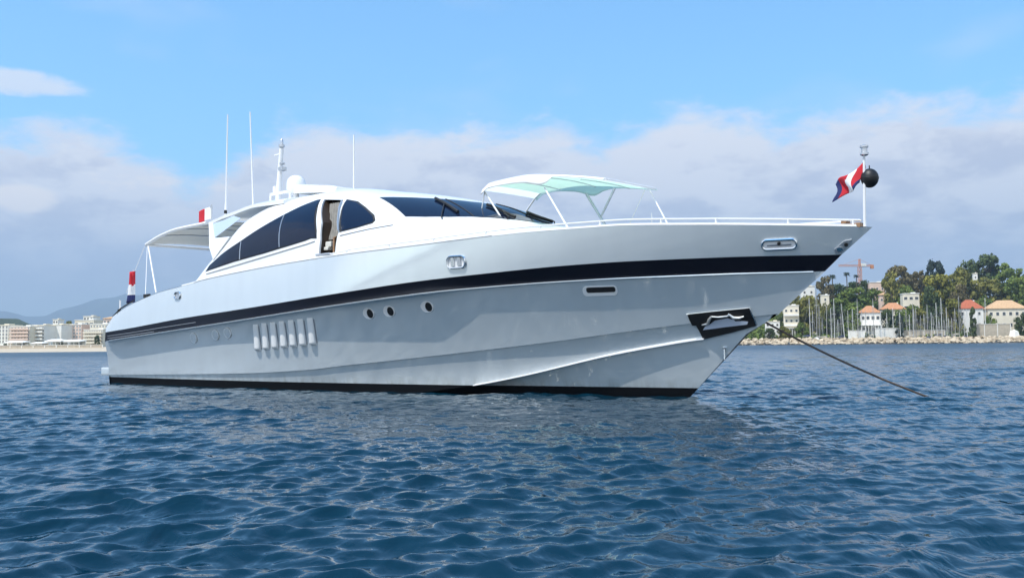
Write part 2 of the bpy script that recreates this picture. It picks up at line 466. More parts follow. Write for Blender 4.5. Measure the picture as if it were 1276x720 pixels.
# superstructure: one smooth house lofted along X, super-elliptic sections
SX = [5.6, 6.3, 7.0, 7.8, 9, 11, 13, 15, 17, 17.9, 18.6, 20, 21.6]
SZ = [3.41, 4.50, 5.14, 5.80, 6.02, 6.05, 5.77, 5.41, 4.90, 4.53, 4.30, 4.10, 3.93]
SPZ = pchip(SX, SZ)
NS, NT = 220, 121
mb = MB()
xs = np.linspace(5.6, 21.6, NS)
tt = np.sin(np.linspace(-math.pi / 2, math.pi / 2, NT))
v = []
for x in xs:
    n = float(np.interp(x, [9, 19], [2.6, 1.7])); bb = float(SHB(x)) - .14; zb = float(SHZ(x)) - .03; h = float(SPZ(x)) - zb
    for t in tt: v.append((x, bb * t, zb + h * (1 - abs(t) ** n) ** (1 / n)))
    v.append((x, bb, zb - .12)); v.append((x, -bb, zb - .12))
W = NT + 2
f = [(i * W + k, i * W + (k + 1) % W, (i + 1) * W + (k + 1) % W, (i + 1) * W + k) for i in range(NS - 1) for k in range(W)]
f += [tuple(range(W)), tuple((NS - 1) * W + k for k in range(W))]
mb.add(v, f)
house = mb.build('superstructure', MAT['white'], yacht, smooth=True)
house.data.set_sharp_from_angle(angle=R(60))

def bvh_of(o):
    bm_ = bmesh.new(); bm_.from_mesh(o.data); t = BVHTree.FromBMesh(bm_); bm_.free(); return t
HULL_T, HOUSE_T, STRIPE_T = bvh_of(hull), bvh_of(house), bvh_of(stripe)
#STAGE1

def project_side(X, Z, tree, y0=-9.0):
    p, n, i, d = tree.ray_cast(Vector((X, y0, Z)), Vector((0, 1, 0)))
    if p is None:
        p, n, i, d = tree.find_nearest(Vector((X, -2.5, Z)))
    if n.y > 0: n = -n
    return p, n

def project_top(X, Y, tree):
    p, n, i, d = tree.ray_cast(Vector((X, Y, 12.0)), Vector((0, 0, -1)))
    if p is None: p, n, i, d = tree.find_nearest(Vector((X, Y, 4)))
    if n.z < 0: n = -n
    return p, n

def densify(poly, step, closed=True):
    out = []
    m = len(poly)
    for i in range(m if closed else m - 1):
        a, b = Vector(poly[i]), Vector(poly[(i + 1) % m])
        k = max(1, int((b - a).length / step))
        out += [a.lerp(b, j / k) for j in range(k)]
    if not closed: out.append(Vector(poly[-1]))
    return out

def panel(name, poly, tree, how='side', off=0.008, thick=0.02, mat=None, parent=None, step=0.15):
    """a plate of real thickness that follows the boat's skin inside an outline in boat metres"""
    P = densify(poly, step)
    n0 = len(P)
    lo = [min(p[k] for p in P) for k in (0, 1)]; hi = [max(p[k] for p in P) for k in (0, 1)]
    def inside(q):
        c = False; j = n0 - 1
        for i in range(n0):
            a, b = P[i], P[j]
            if (a[1] > q[1]) != (b[1] > q[1]) and q[0] < (b[0] - a[0]) * (q[1] - a[1]) / (b[1] - a[1]) + a[0]: c = not c
            j = i
        return c
    pts = list(P)
    x = lo[0] + step / 2
    while x < hi[0]:
        y = lo[1] + step / 2
        while y < hi[1]:
            q = Vector((x, y))
            if inside(q) and min((q - p).length for p in P) > step * .4: pts.append(q)
            y += step
        x += step
    vs, es, fs, *_ = delaunay_2d_cdt(pts, [], [list(range(n0))], 1, 1e-5)
    v3, inn = [], []
    for q in vs:
        p, n = project_side(q[0], q[1], tree) if how == 'side' else project_top(q[0], q[1], tree)
        v3.append(p + n * off); inn.append(p + n * (off - thick))
    k = len(v3)
    faces = [tuple(f_) for f_ in fs]
    cnt = {}
    for f_ in faces:
        for i in range(len(f_)):
            e = (f_[i], f_[(i + 1) % len(f_)])
            cnt.setdefault(tuple(sorted(e)), []).append(e)
    allf = list(faces) + [tuple(i + k for i in reversed(f_)) for f_ in faces]
    for e in cnt.values():
        if len(e) == 1:
            a, b = e[0]; allf.append((b, a, a + k, b + k))
    o = mesh(name, v3 + inn, allf, mat, parent)
    bm_ = bmesh.new(); bm_.from_mesh(o.data); bmesh.ops.recalc_face_normals(bm_, faces=bm_.faces); bm_.to_mesh(o.data); bm_.free()
    o.data.polygons.foreach_set('use_smooth', [True] * len(o.data.polygons)); o.data.set_sharp_from_angle(angle=R(35))
    return o

def skin_tube(name, pts, tree, r, mat, parent, how='side', off=None, step=.2):
    Q = densify(pts, step, closed=False); P = []
    for q in Q:
        p, n = project_side(q[0], q[1], tree) if how == 'side' else project_top(q[0], q[1], tree)
        P.append(p + n * (r * .4 if off is None else off))
    return MB().tube(P, r, 6).build(name, mat, parent, smooth=True)

# ---- side door: a real opening cut into the house
door_poly = [(11.44, 5.53), (12.26, 5.44), (12.66, 4.95), (13.02, 4.38), (13.02, 3.80), (12.33, 3.80), (12.33, 4.20), (12.13, 4.76)]
cv = [(x, -3.4, z) for x, z in door_poly] + [(x, -1.25, z) for x, z in door_poly]
m_ = len(door_poly)
cutter = mesh('cutter', cv, [tuple(range(m_)), tuple(range(2 * m_ - 1, m_ - 1, -1))] + [(i, m_ + i, m_ + (i + 1) % m_, (i + 1) % m_) for i in range(m_)], MAT['interior'], None)
cutter.parent = yacht
bm = bmesh.new(); bm.from_mesh(cutter.data); bmesh.ops.recalc_face_normals(bm, faces=bm.faces); bm.to_mesh(cutter.data); bm.free()
mod = house.modifiers.new('door_opening', 'BOOLEAN'); mod.operation = 'DIFFERENCE'; mod.object = cutter; mod.solver = 'EXACT'; mod.material_mode = 'TRANSFER'
bpy.context.view_layer.update()
new_me = bpy.data.meshes.new_from_object(house.evaluated_get(bpy.context.evaluated_depsgraph_get()))
house.modifiers.clear(); house.data = new_me; house.data.name = 'superstructure'
bpy.data.objects.remove(cutter)

door = empty('door'); door.parent = yacht
# grey curtain hanging in the opening
cvx = []
for k in range(25):
    t = k / 24
    for z, s in ((5.42, 0), (4.9, .33), (4.25, .75)):
        x = 11.68 + .52 * t + s * .74
        cvx.append((x, -1.98 - .56 * min(1, s * 1.15) + .035 * math.sin(t * 30), min(z, 5.38)))
mesh('curtain', cvx, [(k * 3 + j, (k + 1) * 3 + j, (k + 1) * 3 + j + 1, k * 3 + j + 1) for k in range(24) for j in range(2)], MAT['curtain'], door, smooth=True)
MB().box((12.80, -2.66, 4.02), (.07, .07, .50)).box((12.80, -2.6, 4.28), (.1, .1, .03)).build('wooden_post', MAT['wood'], door, bevel=.008)
MB().box((12.50, -2.55, 4.10), (.26, .22, .16)).box((12.44, -2.6, 3.98), (.2, .2, .10)).build('cushion', MAT['canvas'], door, bevel=.04)
MB().box((12.62, -2.88, 3.79), (.62, .14, .06)).build('step', MAT['steel'], door, bevel=.01)
panel('door_frame', [(11.33, 5.55), (11.46, 5.55), (12.17, 4.74), (12.36, 4.22), (12.36, 3.78), (12.20, 3.78), (12.20, 4.24), (12.02, 4.74)], HOUSE_T, off=.03, thick=.06, mat=MAT['trim'], parent=door)
skin_tube('handrail', [(12.33, 5.36), (12.70, 4.92), (13.03, 4.42)], HOUSE_T, .02, MAT['steel'], door, off=.05)

# ---- windows
def pane(name, poly, parent=yacht):
    o = panel(name, poly, HOUSE_T, off=.014, thick=.03, mat=MAT['glass'], parent=parent)
    return o
surround = [(6.40, 3.66), (6.56, 3.86), (7.2, 4.15), (8.3, 4.51), (9.38, 4.91), (10.18, 5.21), (10.65, 5.40), (11.12, 5.55), (11.36, 5.565), (11.95, 4.70), (12.22, 4.27), (11.90, 4.29), (11.64, 4.24), (10.92, 4.15), (9.75, 4.02), (8.03, 3.86)]
panel('window_surround', surround, HOUSE_T, off=.006, thick=.03, mat=MAT['rubber'], parent=yacht)
pane('side_window', [(6.46, 3.69), (6.58, 3.84), (7.2, 4.12), (8.29, 4.47), (8.40, 3.93), (8.03, 3.885)])
pane('side_window', [(8.35, 4.49), (9.38, 4.875), (10.10, 5.145), (10.44, 4.14), (9.75, 4.045), (8.46, 3.935)])
pane('side_window', [(10.17, 5.175), (10.65, 5.365), (11.12, 5.515), (11.30, 5.53), (11.88, 4.70), (12.12, 4.315), (11.90, 4.315), (11.64, 4.265), (10.92, 4.175), (10.51, 4.145)])
panel('window_surround', [(12.36, 5.45), (12.9, 5.33), (13.48, 5.09), (14.08, 4.80), (14.27, 4.62), (14.22, 4.54), (13.69, 4.45), (13.06, 4.38), (12.74, 4.92)], HOUSE_T, off=.006, thick=.03, mat=MAT['rubber'], parent=yacht)
pane('side_window', [(12.41, 5.41), (12.9, 5.29), (13.48, 5.05), (14.04, 4.77), (14.21, 4.62), (14.18, 4.57), (13.69, 4.48), (13.13, 4.42), (12.80, 4.92)])
for m_pts in ([(8.345, 4.47), (8.43, 3.92)], [(10.135, 5.15), (10.475, 4.15)]):
    skin_tube('mullion', m_pts, HOUSE_T, .014, MAT['steel'], yacht, off=.016)
bot = [(15.22, -2.19), (15.87, -2.08), (16.59, -1.9), (17.02, -1.73), (17.38, -1.52), (17.81, -1.09), (18.13, -.68), (18.33, -.28)]
top = [(13.42, -1.57), (13.86, -1.44), (14.26, -1.34), (14.78, -1.19), (15.21, -1.02), (15.62, -.85), (16.11, -.62), (16.4, -.35)]
ws = bot + [(18.37, 0)] + [(x, -y) for x, y in bot[::-1]] + [(x, -y) for x, y in top] + [(16.5, 0)] + top[::-1]
wind = panel('windshield', ws, HOUSE_T, how='top', off=.014, thick=.03, mat=MAT['glass'], parent=yacht, step=.16)
for a, b in (((16.45, 0), (18.36, 0)), ((15.45, -.93), (17.2, -1.62)), ((15.45, .93), (17.2, 1.62))):
    skin_tube('mullion', [a, b], HOUSE_T, .022, MAT['rubber'], wind, how='top', off=.012)
def wiper(pivot, hub, a, b):
    w = MB()
    pp, pn = project_top(*pivot, HOUSE_T); hp, hn = project_top(*hub, HOUSE_T)
    w.tube([pp, pp + pn * .08, hp + hn * .09], .016, 6)
    P = []
    for q in densify([a, b], .12, False):
        p, n = project_top(q[0], q[1], HOUSE_T); P.append(p + n * .06)
    w.tube(P, .042, 6)
    w.build('wiper', MAT['rubber'], yacht, smooth=True)
wiper((16.46, -2.03), (15.86, -1.36), (15.30, -1.17), (16.70, -1.68))
wiper((17.88, -1.08), (17.35, -.78), (16.80, -.72), (17.92, -.86))
wiper((18.42, .1), (18.0, .12), (17.50, .06), (18.25, .22))
skin_tube('crease_line', [(6.5, 3.58), (8.48, 3.78), (10.16, 3.96), (11.73, 4.14), (12.1, 4.2)], HOUSE_T, .014, MAT['grey'], yacht)  # thin grey strips stand in for the crease below the side windows
skin_tube('crease_line', [(13.12, 4.28), (14.19, 4.38), (15.0, 4.43)], HOUSE_T, .014, MAT['grey'], yacht)

# ---- hardtop wing, arch and stern awning
def canopy(name, xs_, half, zc, ze, thick, mat, parent, nu=12, both=True):
    v, f = [], []
    n = 2 * nu + 1
    for lay in (0, 1):
        for i, x in enumerate(xs_):
            for k in range(n):
                t = -1 + k / nu
                v.append((x, half[i] * t, ze[i] + (zc[i] - ze[i]) * (1 - abs(t) ** 2.4) - lay * thick))
    m = len(xs_); o = m * n
    for i in range(m - 1):
        for k in range(n - 1):
            f.append((i * n + k, (i + 1) * n + k, (i + 1) * n + k + 1, i * n + k + 1))
            f.append((o + i * n + k, o + i * n + k + 1, o + (i + 1) * n + k + 1, o + (i + 1) * n + k))
    for i in range(m - 1):
        f += [(i * n, o + i * n, o + (i + 1) * n, (i + 1) * n), (i * n + n - 1, (i + 1) * n + n - 1, o + (i + 1) * n + n - 1, o + i * n + n - 1)]
    for k in range(n - 1):
        f += [(k, k + 1, o + k + 1, o + k), ((m - 1) * n + k, o + (m - 1) * n + k, o + (m - 1) * n + k + 1, (m - 1) * n + k + 1)]
    ob = mesh(name, v, f, mat, parent, smooth=True); ob.data.set_sharp_from_angle(angle=R(50)); return ob

wx = np.linspace(4.95, 9.4, 14)
wz = pchip([4.95, 6.56, 7.86, 9.4], [5.45, 5.62, 5.76, 5.72])(wx)
canopy('hardtop', wx, np.interp(wx, [4.95, 6, 9.4], [1.95, 2.05, 2.0]), wz + .30, wz, .10, MAT['white'], yacht)
MB().add([(5.05, -1.98, 5.40), (5.28, -2.02, 5.40), (6.15, -2.42, 4.80), (7.45, -2.66, 4.72), (6.75, -2.82, 4.02), (6.35, -2.70, 4.42)] +
         [(5.05, -1.90, 5.40), (5.28, -1.94, 5.40), (6.15, -2.30, 4.80), (7.45, -2.5, 4.72), (6.75, -2.6, 4.02), (6.35, -2.58, 4.42)],
         [(0, 1, 2, 3, 4, 5), (11, 10, 9, 8, 7, 6)] + [(i, 6 + i, 6 + (i + 1) % 6, (i + 1) % 6) for i in range(6)]).build('arch_leg', MAT['white'], yacht, bevel=.015)
MB().add([(5.30, -1.99, 5.37), (6.60, -2.02, 5.52), (7.35, -2.20, 5.35), (6.10, -2.40, 4.80), (5.30, -1.97, 5.37), (6.60, -2.00, 5.52), (7.35, -2.18, 5.35), (6.10, -2.38, 4.80)],
         [(0, 1, 2, 3), (7, 6, 5, 4), (0, 4, 5, 1), (1, 5, 6, 2), (2, 6, 7, 3), (3, 7, 4, 0)]).build('arch_pane', MAT['palepane'], yacht)
awn = empty('stern_awning'); awn.parent = yacht
ax = np.linspace(.85, 5.0, 14)
az_ = pchip([.85, 1.9, 3.09, 5.0], [5.02, 5.26, 5.40, 5.44])(ax)
canopy('awning_cloth', ax, np.full(14, 2.0), az_ + .12, az_, .02, MAT['canvas'], awn)
MB().tube([(x, -2.02, z - .02) for x, z in zip(ax, az_)], .06, 8).tube([(.82, -2.02, 5.0), (.82, 2.02, 5.0)], .05, 8).build('hem', MAT['trim'], awn, smooth=True)
for x in (2.0, 3.2, 4.3):
    z_ = float(np.interp(x, ax, az_))
    MB().tube([(x, -2.0 + .2 * k, z_ + .12 * (1 - abs(-1 + .1 * k) ** 2.4) - .045) for k in range(21)], .018, 6).build('batten', MAT['steel'], awn, smooth=True)
for a, b, r in (((.95, -2.0, 5.0), (2.75, -2.62, 3.18), .026), ((.9, -2.0, 4.95), (2.25, -2.75, 3.0), .012), ((.85, 1.9, 5.0), (1.5, 2.6, 2.9), .026), ((3.0, 1.9, 5.35), (2.2, 2.7, 3.0), .012), ((.7, -2.0, 4.95), (-.05, -2.3, 3.3), .010)):
    MB().tube([a, b], r, 6).build('pole' if r > .02 else 'guy_line', MAT['trim'], awn, smooth=True)

# ---- roof gear
def antenna(x, y, z0, z1, dx=0.0):
    a = MB().tube([(x, y, z0), (x, y, z0 + .25), (x + dx * .2, y, z0 + .6), (x + dx, y, z1)], [.05, .045, .032, .022], 8).build('antenna', MAT['trim'], yacht, smooth=True)
    return a
a1 = antenna(4.98, -1.30, 5.62, 9.20, .10)
MB().lathe([(.05, 0), (.055, .05), (.05, .12)], (4.98, -1.30, 5.80), 10).build('mount', MAT['rubber'], a1, smooth=True)
antenna(4.70, 0.0, 5.70, 9.62, -.28)
antenna(9.04, 1.0, 5.88, 8.25, 0)
mast = MB().tube([(6.16, 0, 5.72), (6.2, 0, 6.6), (6.36, 0, 8.05)], [.11, .10, .075], 10).build('mast', MAT['trim'], yacht, smooth=True)
b = MB().box((6.4, 0, 6.50), (1.36, .09, .10)).box((5.76, 0, 6.25), (.10, .09, .62)).box((6.9, .0, 6.25), (.10, .09, .6)).box((6.0, 0, 6.66), (.16, .1, .22))
b.build('mast_frame', MAT['trim'], mast, bevel=.015)
MB().lathe([(.06, 0), (.10, .02), (.10, .10), (.055, .12), (.05, .26), (.02, .30)], (6.37, 0, 8.06), 12).build('top_light', MAT['steel'], mast, smooth=True)
MB().box((6.50, -.06, 7.30), (.22, .2, .13)).box((6.52, -.08, 7.48), (.14, .14, .07)).build('spotlight', MAT['steel'], mast, bevel=.02)
MB().box((6.12, 0, 7.85), (.3, .06, .05)).build('spreader', MAT['trim'], mast, bevel=.01)
dome = MB().lathe([(.20, .0), (.30, .05), (.315, .14), (.31, .30), (.28, .42), (.21, .51), (.11, .56), (.01, .575)], (7.92, -.5, 6.28), 24).build('radar_dome', MAT['white'], yacht, smooth=True)
MB().lathe([(.16, 0), (.10, .06), (.10, .40)], (7.92, -.5, 5.90), 14).build('dome_base', MAT['white'], dome, smooth=True)
MB().add([(8.1, -.75, 6.22), (10.25, -.75, 6.02), (10.25, .3, 6.02), (8.1, .3, 6.22), (8.1, -.7, 6.50), (9.7, -.7, 6.32), (10.2, -.6, 6.22), (10.2, .2, 6.22), (9.7, .25, 6.32), (8.1, .25, 6.50)],
         [(3, 2, 1, 0), (4, 5, 8, 9), (5, 6, 7, 8), (0, 1, 6, 5, 4), (2, 3, 9, 8, 7), (1, 2, 7, 6), (3, 0, 4, 9)]).build('radar_fairing', MAT['white'], yacht, bevel=.04)

# ---- foredeck bimini
bim = empty('bimini'); bim.parent = yacht
bx = np.linspace(16.95, 20.95, 18)
bze = pchip([16.95, 17.15, 17.7, 18.4, 19.4, 20.4, 20.95], [5.28, 5.42, 5.46, 5.48, 5.37, 5.21, 5.10])(bx)
bzc = bze + .05 * np.sin(np.linspace(.3, 3.1, 18))
def cloth(name, color, trans, through=.84):
    m = bpy.data.materials.new(name); m.use_nodes = True; nt = m.node_tree
    p = nt.nodes['Principled BSDF']; p.inputs['Base Color'].default_value = (*color, 1); p.inputs['Roughness'].default_value = .9
    t = nt.nodes.new('ShaderNodeBsdfTranslucent'); t.inputs[0].default_value = (*trans, 1)
    mx = nt.nodes.new('ShaderNodeMixShader'); mx.inputs[0].default_value = through
    nt.links.new(p.outputs[0], mx.inputs[1]); nt.links.new(t.outputs[0], mx.inputs[2]); nt.links.new(mx.outputs[0], nt.nodes['Material Output'].inputs[0])
    return m
canopy('canopy_cloth', bx, np.full(18, 1.03), bzc, bze, .006, cloth('white_canopy_cloth', (.86, .87, .86), (.92, .95, .93)), bim)
canopy('canopy_lining', bx[1:-1], np.full(16, .99), bzc[1:-1] - .03, bze[1:-1] - .03, .006, cloth('mint_lining', (.76, .95, .84), (.87, .975, .90)), bim)
MB().tube([(x, -1.035, z) for x, z in zip(bx, bze)], .028, 6).tube([(x, 1.035, z) for x, z in zip(bx, bze)], .028, 6).tube([(20.95, -1.03, bze[-1]), (20.95, 0, bzc[-1]), (20.95, 1.03, bze[-1])], .028, 6).build('hem', MAT['trim'], bim, smooth=True)
for x in (17.9, 19.1, 20.2):
    e_, c_ = float(np.interp(x, bx, bze)), float(np.interp(x, bx, bzc))
    MB().tube([(x, -1.0 + .1 * k, e_ + (c_ - e_) * (1 - abs(-1 + .1 * k) ** 2.4) - .06) for k in range(21)], .014, 6).build('hoop', MAT['steel'], bim, smooth=True)
def valance(side, depth, mat):
    """side flap hanging from the canopy edge"""
    v, f = [], []
    X = np.linspace(16.95, 20.95, 60)
    ez = np.interp(X, bx, bze); dp = np.maximum(pchip(*depth)(X), .012)
    for i in range(60):
        for k in range(5):
            t = k / 4
            v.append((X[i], side * (1.04 + .07 * math.sin(t * 1.5)), ez[i] + .01 - dp[i] * t))
    for i in range(59):
        for k in range(4): f.append((i * 5 + k, (i + 1) * 5 + k, (i + 1) * 5 + k + 1, i * 5 + k + 1))
    o = mesh('valance', v, f, mat, bim, smooth=True); md = o.modifiers.new('t', 'SOLIDIFY'); md.thickness = .006
valance(-1, ([16.9, 17.1, 17.7, 18.5, 18.95, 19.2, 19.45, 21], [.12, .14, .15, .20, .26, .20, .03, .03]), cloth('white_valance_cloth', (.86, .86, .84), (.6, .65, .62), .15))
valance(1, ([16.9, 17.5, 18.3, 18.95, 19.3, 19.7, 21], [.06, .06, .16, .30, .16, .08, .04]), bpy.data.materials['mint_lining'])
for a, b, r, mt in (((16.97, -1.0, 5.28), (17.78, -1.05, 4.30), .024, 'trim'), ((17.0, -1.0, 5.28), (16.78, -1.0, 4.40), .016, 'trim'),
                    ((19.05, -1.0, 5.12), (20.0, -1.2, 3.95), .022, 'trim'), ((18.80, 1.0, 5.20), (19.62, 1.0, 4.0), .036, 'steel'), ((19.72, 1.0, 5.25), (19.28, 1.0, 4.58), .030, 'steel'),
                    ((20.66, 1.0, 5.10), (20.0, 1.0, 4.0), .012, 'trim'), ((20.80, 1.0, 5.08), (21.45, 1.0, 3.95), .020, 'trim'), ((20.85, 1.0, 4.5), (20.85, 1.0, 3.95), .016, 'trim'),
                    ((16.97, 1.0, 5.26), (16.30, 1.0, 4.6), .022, 'trim')):
    MB().tube([a, b], r, 7).build('pole', MAT[mt], bim, smooth=True)

# ---- rails along the deck edge
def sheer_pt(x, inset, dz, side=-1):
    return Vector((x, side * max(float(SHB(x)) - inset, 0.02), float(SHZ(x)) + dz))
deck_rail = MB().tube([sheer_pt(x, .05, .03 + .11 * min(1, (x - 11.8) / 2)) for x in np.linspace(11.8, 26.62, 70)], .02, 6)
deck_rail = deck_rail.tube([sheer_pt(x, .05, .03 + .11 * min(1, (x - 11.8) / 2), 1) for x in np.linspace(11.8, 26.62, 50)], .02, 6).build('deck_rail', MAT['trim'], yacht, smooth=True)
for x in (13.6, 15.2, 16.7, 18.3, 19.8, 21.3, 22.7, 23.87, 25.3, 26.5):
    p = sheer_pt(x, .05, .0); MB().tube([p, p + Vector((0, 0, .14))], .026, 6).build('stanchion', MAT['trim'], deck_rail, smooth=True)
rail_profile('toe_rail', HL[0], [(-.16, .0), (-.01, .0), (-.015, .055), (-.15, .06)], MAT['white'], 5.0, 26.7)
MB().tube([sheer_pt(x, .02, .02) for x in np.linspace(6, 18.5, 40)], .013, 5).build('deck_seam', MAT['grey'], yacht, smooth=True)
MB().tube([(.35, -2.98, 2.40), (.9, -2.98, 2.66), (1.9, -2.98, 2.92)], .028, 6).tube([(.85, -3.0, 2.45), (.85, -3.0, 2.64)], .06, 8).build('stern_handrail', MAT['rubber'], yacht, smooth=True)
MB().tube([(.62, -2.85, 2.3), (.60, -2.85, 2.97)], .03, 6).build('stern_post', MAT['trim'], yacht, smooth=True)
MB().box((2.75, -2.95, 3.02), (.30, .12, .10)).box((2.75, -2.95, 3.08), (.42, .06, .05)).build('mooring_cleat', MAT['rubber'], yacht, bevel=.02)
MB().box((-.62, 0, .42), (1.3, 5.3, .30)).build('swim_platform', MAT['hull'], yacht, bevel=.06)
MB().box((26.45, -.02, 3.60), (.40, .16, .10)).box((26.3, 0, 3.66), (.12, .2, .12)).build('windlass', MAT['wood'], yacht, bevel=.02)

for pts_ in PIN_LINES:
    skin_tube('pinstripe', pts_, STRIPE_T, .009, MAT['grey'], stripe)
# ---- fittings on the hull side
def frame_at(X, Z, tree=None):
    p, n = project_side(X, Z, tree or HULL_T)
    q, _ = project_side(X + .1, Z, tree or HULL_T)
    t = (q - p); t = (t - n * t.dot(n)).normalized(); u = n.cross(t)
    if u.z < 0: u = -u
    return p, t, u, n

def rounded(w, h, r, k=5):
    out = []
    for cx, cy, a0 in ((w/2 - r, h/2 - r, 0), (-w/2 + r, h/2 - r, 90), (-w/2 + r, -h/2 + r, 180), (w/2 - r, -h/2 + r, 270)):
        for i in range(k + 1):
            a = R(a0 + 90 * i / k); out.append((cx + r * math.cos(a), cy + r * math.sin(a)))
    return out

def plate(name, X, Z, outline, off, thick, mat, parent, shift=(0, 0)):
    p, t, u, n = frame_at(X, Z)
    P = [p + t * (a + shift[0]) + u * (b + shift[1]) for a, b in outline]; k = len(P)
    v = [q + n * off for q in P] + [q + n * (off - thick) for q in P]
    f = [tuple(range(k)), tuple(range(2 * k - 1, k - 1, -1))] + [(i, k + i, k + (i + 1) % k, (i + 1) % k) for i in range(k)]
    return MB().add(v, f).build(name, mat, parent, bevel=.006)

def ring(name, X, Z, outline, off, r, mat, parent, shift=(0, 0)):
    p, t, u, n = frame_at(X, Z)
    P = [p + t * (a + shift[0]) + u * (b + shift[1]) + n * off for a, b in outline]
    P += [P[0], P[1]]
    return MB().tube(P, r, 6, cap=False).build(name, mat, parent, smooth=True)

def ellipse(a, b, n=20): return [(a * math.cos(2 * math.pi * i / n), b * math.sin(2 * math.pi * i / n)) for i in range(n)]
for X, Z in ((5.94, 1.57), (7.24, 1.65), (7.93, 1.70)):
    o = plate('porthole', X, Z, ellipse(.17, .15), .03, .08, MAT['hull'], yacht)
    ring('rim', X, Z, ellipse(.175, .155), .02, .014, MAT['white'], o)
for X, Z in ((14.21, 2.12), (14.93, 2.16), (16.2, 2.24)):
    o = plate('porthole', X, Z, ellipse(.19, .145), .012, .06, MAT['trim'], yacht)
    plate('porthole_glass', X, Z, ellipse(.105, .125), .022, .03, MAT['black'], o, (.055, 0))
    ring('rim', X, Z, ellipse(.192, .147), .012, .010, MAT['white'], o)
o = plate('hawse_port', 21.0, 2.47, rounded(.86, .25, .10), .012, .06, MAT['white'], yacht)
plate('slot', 21.0, 2.47, rounded(.72, .13, .05), .022, .03, MAT['black'], o, (.03, .03))
o = plate('fairlead', 17.42, 3.30, rounded(.52, .26, .10), .012, .05, MAT['trim'], yacht)
ring('chrome_frame', 17.42, 3.30, rounded(.54, .28, .11), .03, .028, MAT['chrome'], o)
plate('roller', 17.42, 3.30, rounded(.10, .22, .03), .05, .06, MAT['chrome'], o, (-.10, 0)); plate('roller', 17.42, 3.30, rounded(.10, .22, .03), .05, .06, MAT['steel'], o, (.10, 0))
o = plate('fairlead', 5.05, 2.96, rounded(.34, .20, .08), .012, .05, MAT['steel'], yacht)
ring('chrome_frame', 5.05, 2.96, rounded(.36, .22, .09), .03, .026, MAT['chrome'], o)
o = plate('fairlead', 25.08, 3.30, rounded(.66, .16, .075), .014, .05, MAT['trim'], yacht)
ring('chrome_frame', 25.08, 3.30, rounded(.70, .20, .095), .03, .026, MAT['chrome'], o)
plate('pin', 25.08, 3.30, ellipse(.035, .035, 10), .06, .05, MAT['rubber'], o, (0, .02))
plate('pin', 25.08, 3.30, rounded(.5, .025, .01), .04, .04, MAT['grey'], o, (0, -.02))
o = plate('bow_roller', 26.25, 3.17, [(-.16, -.10), (-.06, -.12), (.16, .10), (.18, .17), (.04, .15), (-.16, -.02)], .03, .08, MAT['steel'], yacht)
plate('roller', 26.25, 3.17, ellipse(.06, .05, 12), .06, .06, MAT['chrome'], o, (-.06, -.02)); plate('roller', 26.25, 3.17, ellipse(.04, .04, 12), .06, .06, MAT['rubber'], o, (.07, .07))
p, n = project_side(23.48, 1.12, HULL_T)
MB().tube([p + n * .0, p + n * .05, p + n * .05 + Vector((0, 0, -.22)), p + Vector((.0, 0, -.24))], .016, 6).lathe([(.035, 0), (.04, .03), (.0, .05)], tuple(p + n * .03), 8).build('bow_eye', MAT['chrome'], yacht, smooth=True)

# seven scooped engine-room vents
for k in range(7):
    t = k / 6
    xt, zt, zb = 9.42 + 2.50 * t, 1.93 + .13 * t, 1.14 + .15 * t
    v, f = [], []
    NZ, NX = 14, 12
    for j in range(NZ + 1):
        s = j / NZ; z = zt + (zb - zt) * s
        end = min(1, s / .10, (1 - s) / .06); end = math.sqrt(max(0, 1 - (1 - end) ** 2))
        for i in range(NX + 1):
            u_ = i / NX
            p, n = project_side(xt - .10 * s + (-.13 + .27 * u_), z, HULL_T)
            h = (.020 + .085 * s) * (math.sin(math.pi * min(1, .14 + u_ * .78)) ** .7 if u_ < .95 else .3) * end
            if u_ in (0.0, 1.0): h = -.02
            v.append(p + n * h)
    for j in range(NZ):
        for i in range(NX):
            a = j * (NX + 1) + i; f.append((a, a + NX + 1, a + NX + 2, a + 1))
    o = mesh('vent_louver', v, f, MAT['white'], yacht, smooth=True)
    panel('vent_slot', [(xt + .135, zt - .05), (xt + .175, zt - .05), (xt + .075, zb + .06), (xt + .035, zb + .06)], HULL_T, off=.012, thick=.02, mat=MAT['grey'], parent=o, step=.2)

# anchor pocket with a polished anchor
pk_out = [(22.86, 1.90), (23.5, 1.95), (24.20, 2.0), (24.25, 1.62), (23.7, 1.48), (23.06, 1.34), (22.97, 1.66), (22.89, 1.66)]
pocket = panel('anchor_pocket', pk_out, HULL_T, off=.048, thick=.08, mat=MAT['black'], parent=yacht, step=.1)
skin_tube('pocket_frame', [(22.84, 1.91), (23.5, 1.965), (24.21, 2.015), (24.265, 1.62)], HULL_T, .012, MAT['chrome'], pocket, off=.05, step=.1)
panel('pocket_plate', [(23.10, 1.56), (23.16, 1.63), (23.42, 1.75), (23.70, 1.80), (23.88, 1.76), (24.10, 1.72), (24.07, 1.66), (23.6, 1.615)], HULL_T, off=.062, thick=.03, mat=pbr('satin_steel_plate', (.66, .72, .84), rough=.3, metal=.3), parent=pocket, step=.1)
def on_hull(X, Z, h): p, n = project_side(X, Z, HULL_T); return p + n * h
anch = MB()
anch.tube([on_hull(*q) for q in ((23.11, 1.68, .07), (23.24, 1.70, .08), (23.32, 1.79, .09), (23.38, 1.86, .08))], [.012, .034, .036, .018], 8)
anch.tube([on_hull(*q) for q in ((23.36, 1.85, .07), (23.52, 1.835, .075), (23.70, 1.85, .075), (23.80, 1.88, .07))], [.016, .020, .020, .016], 8)
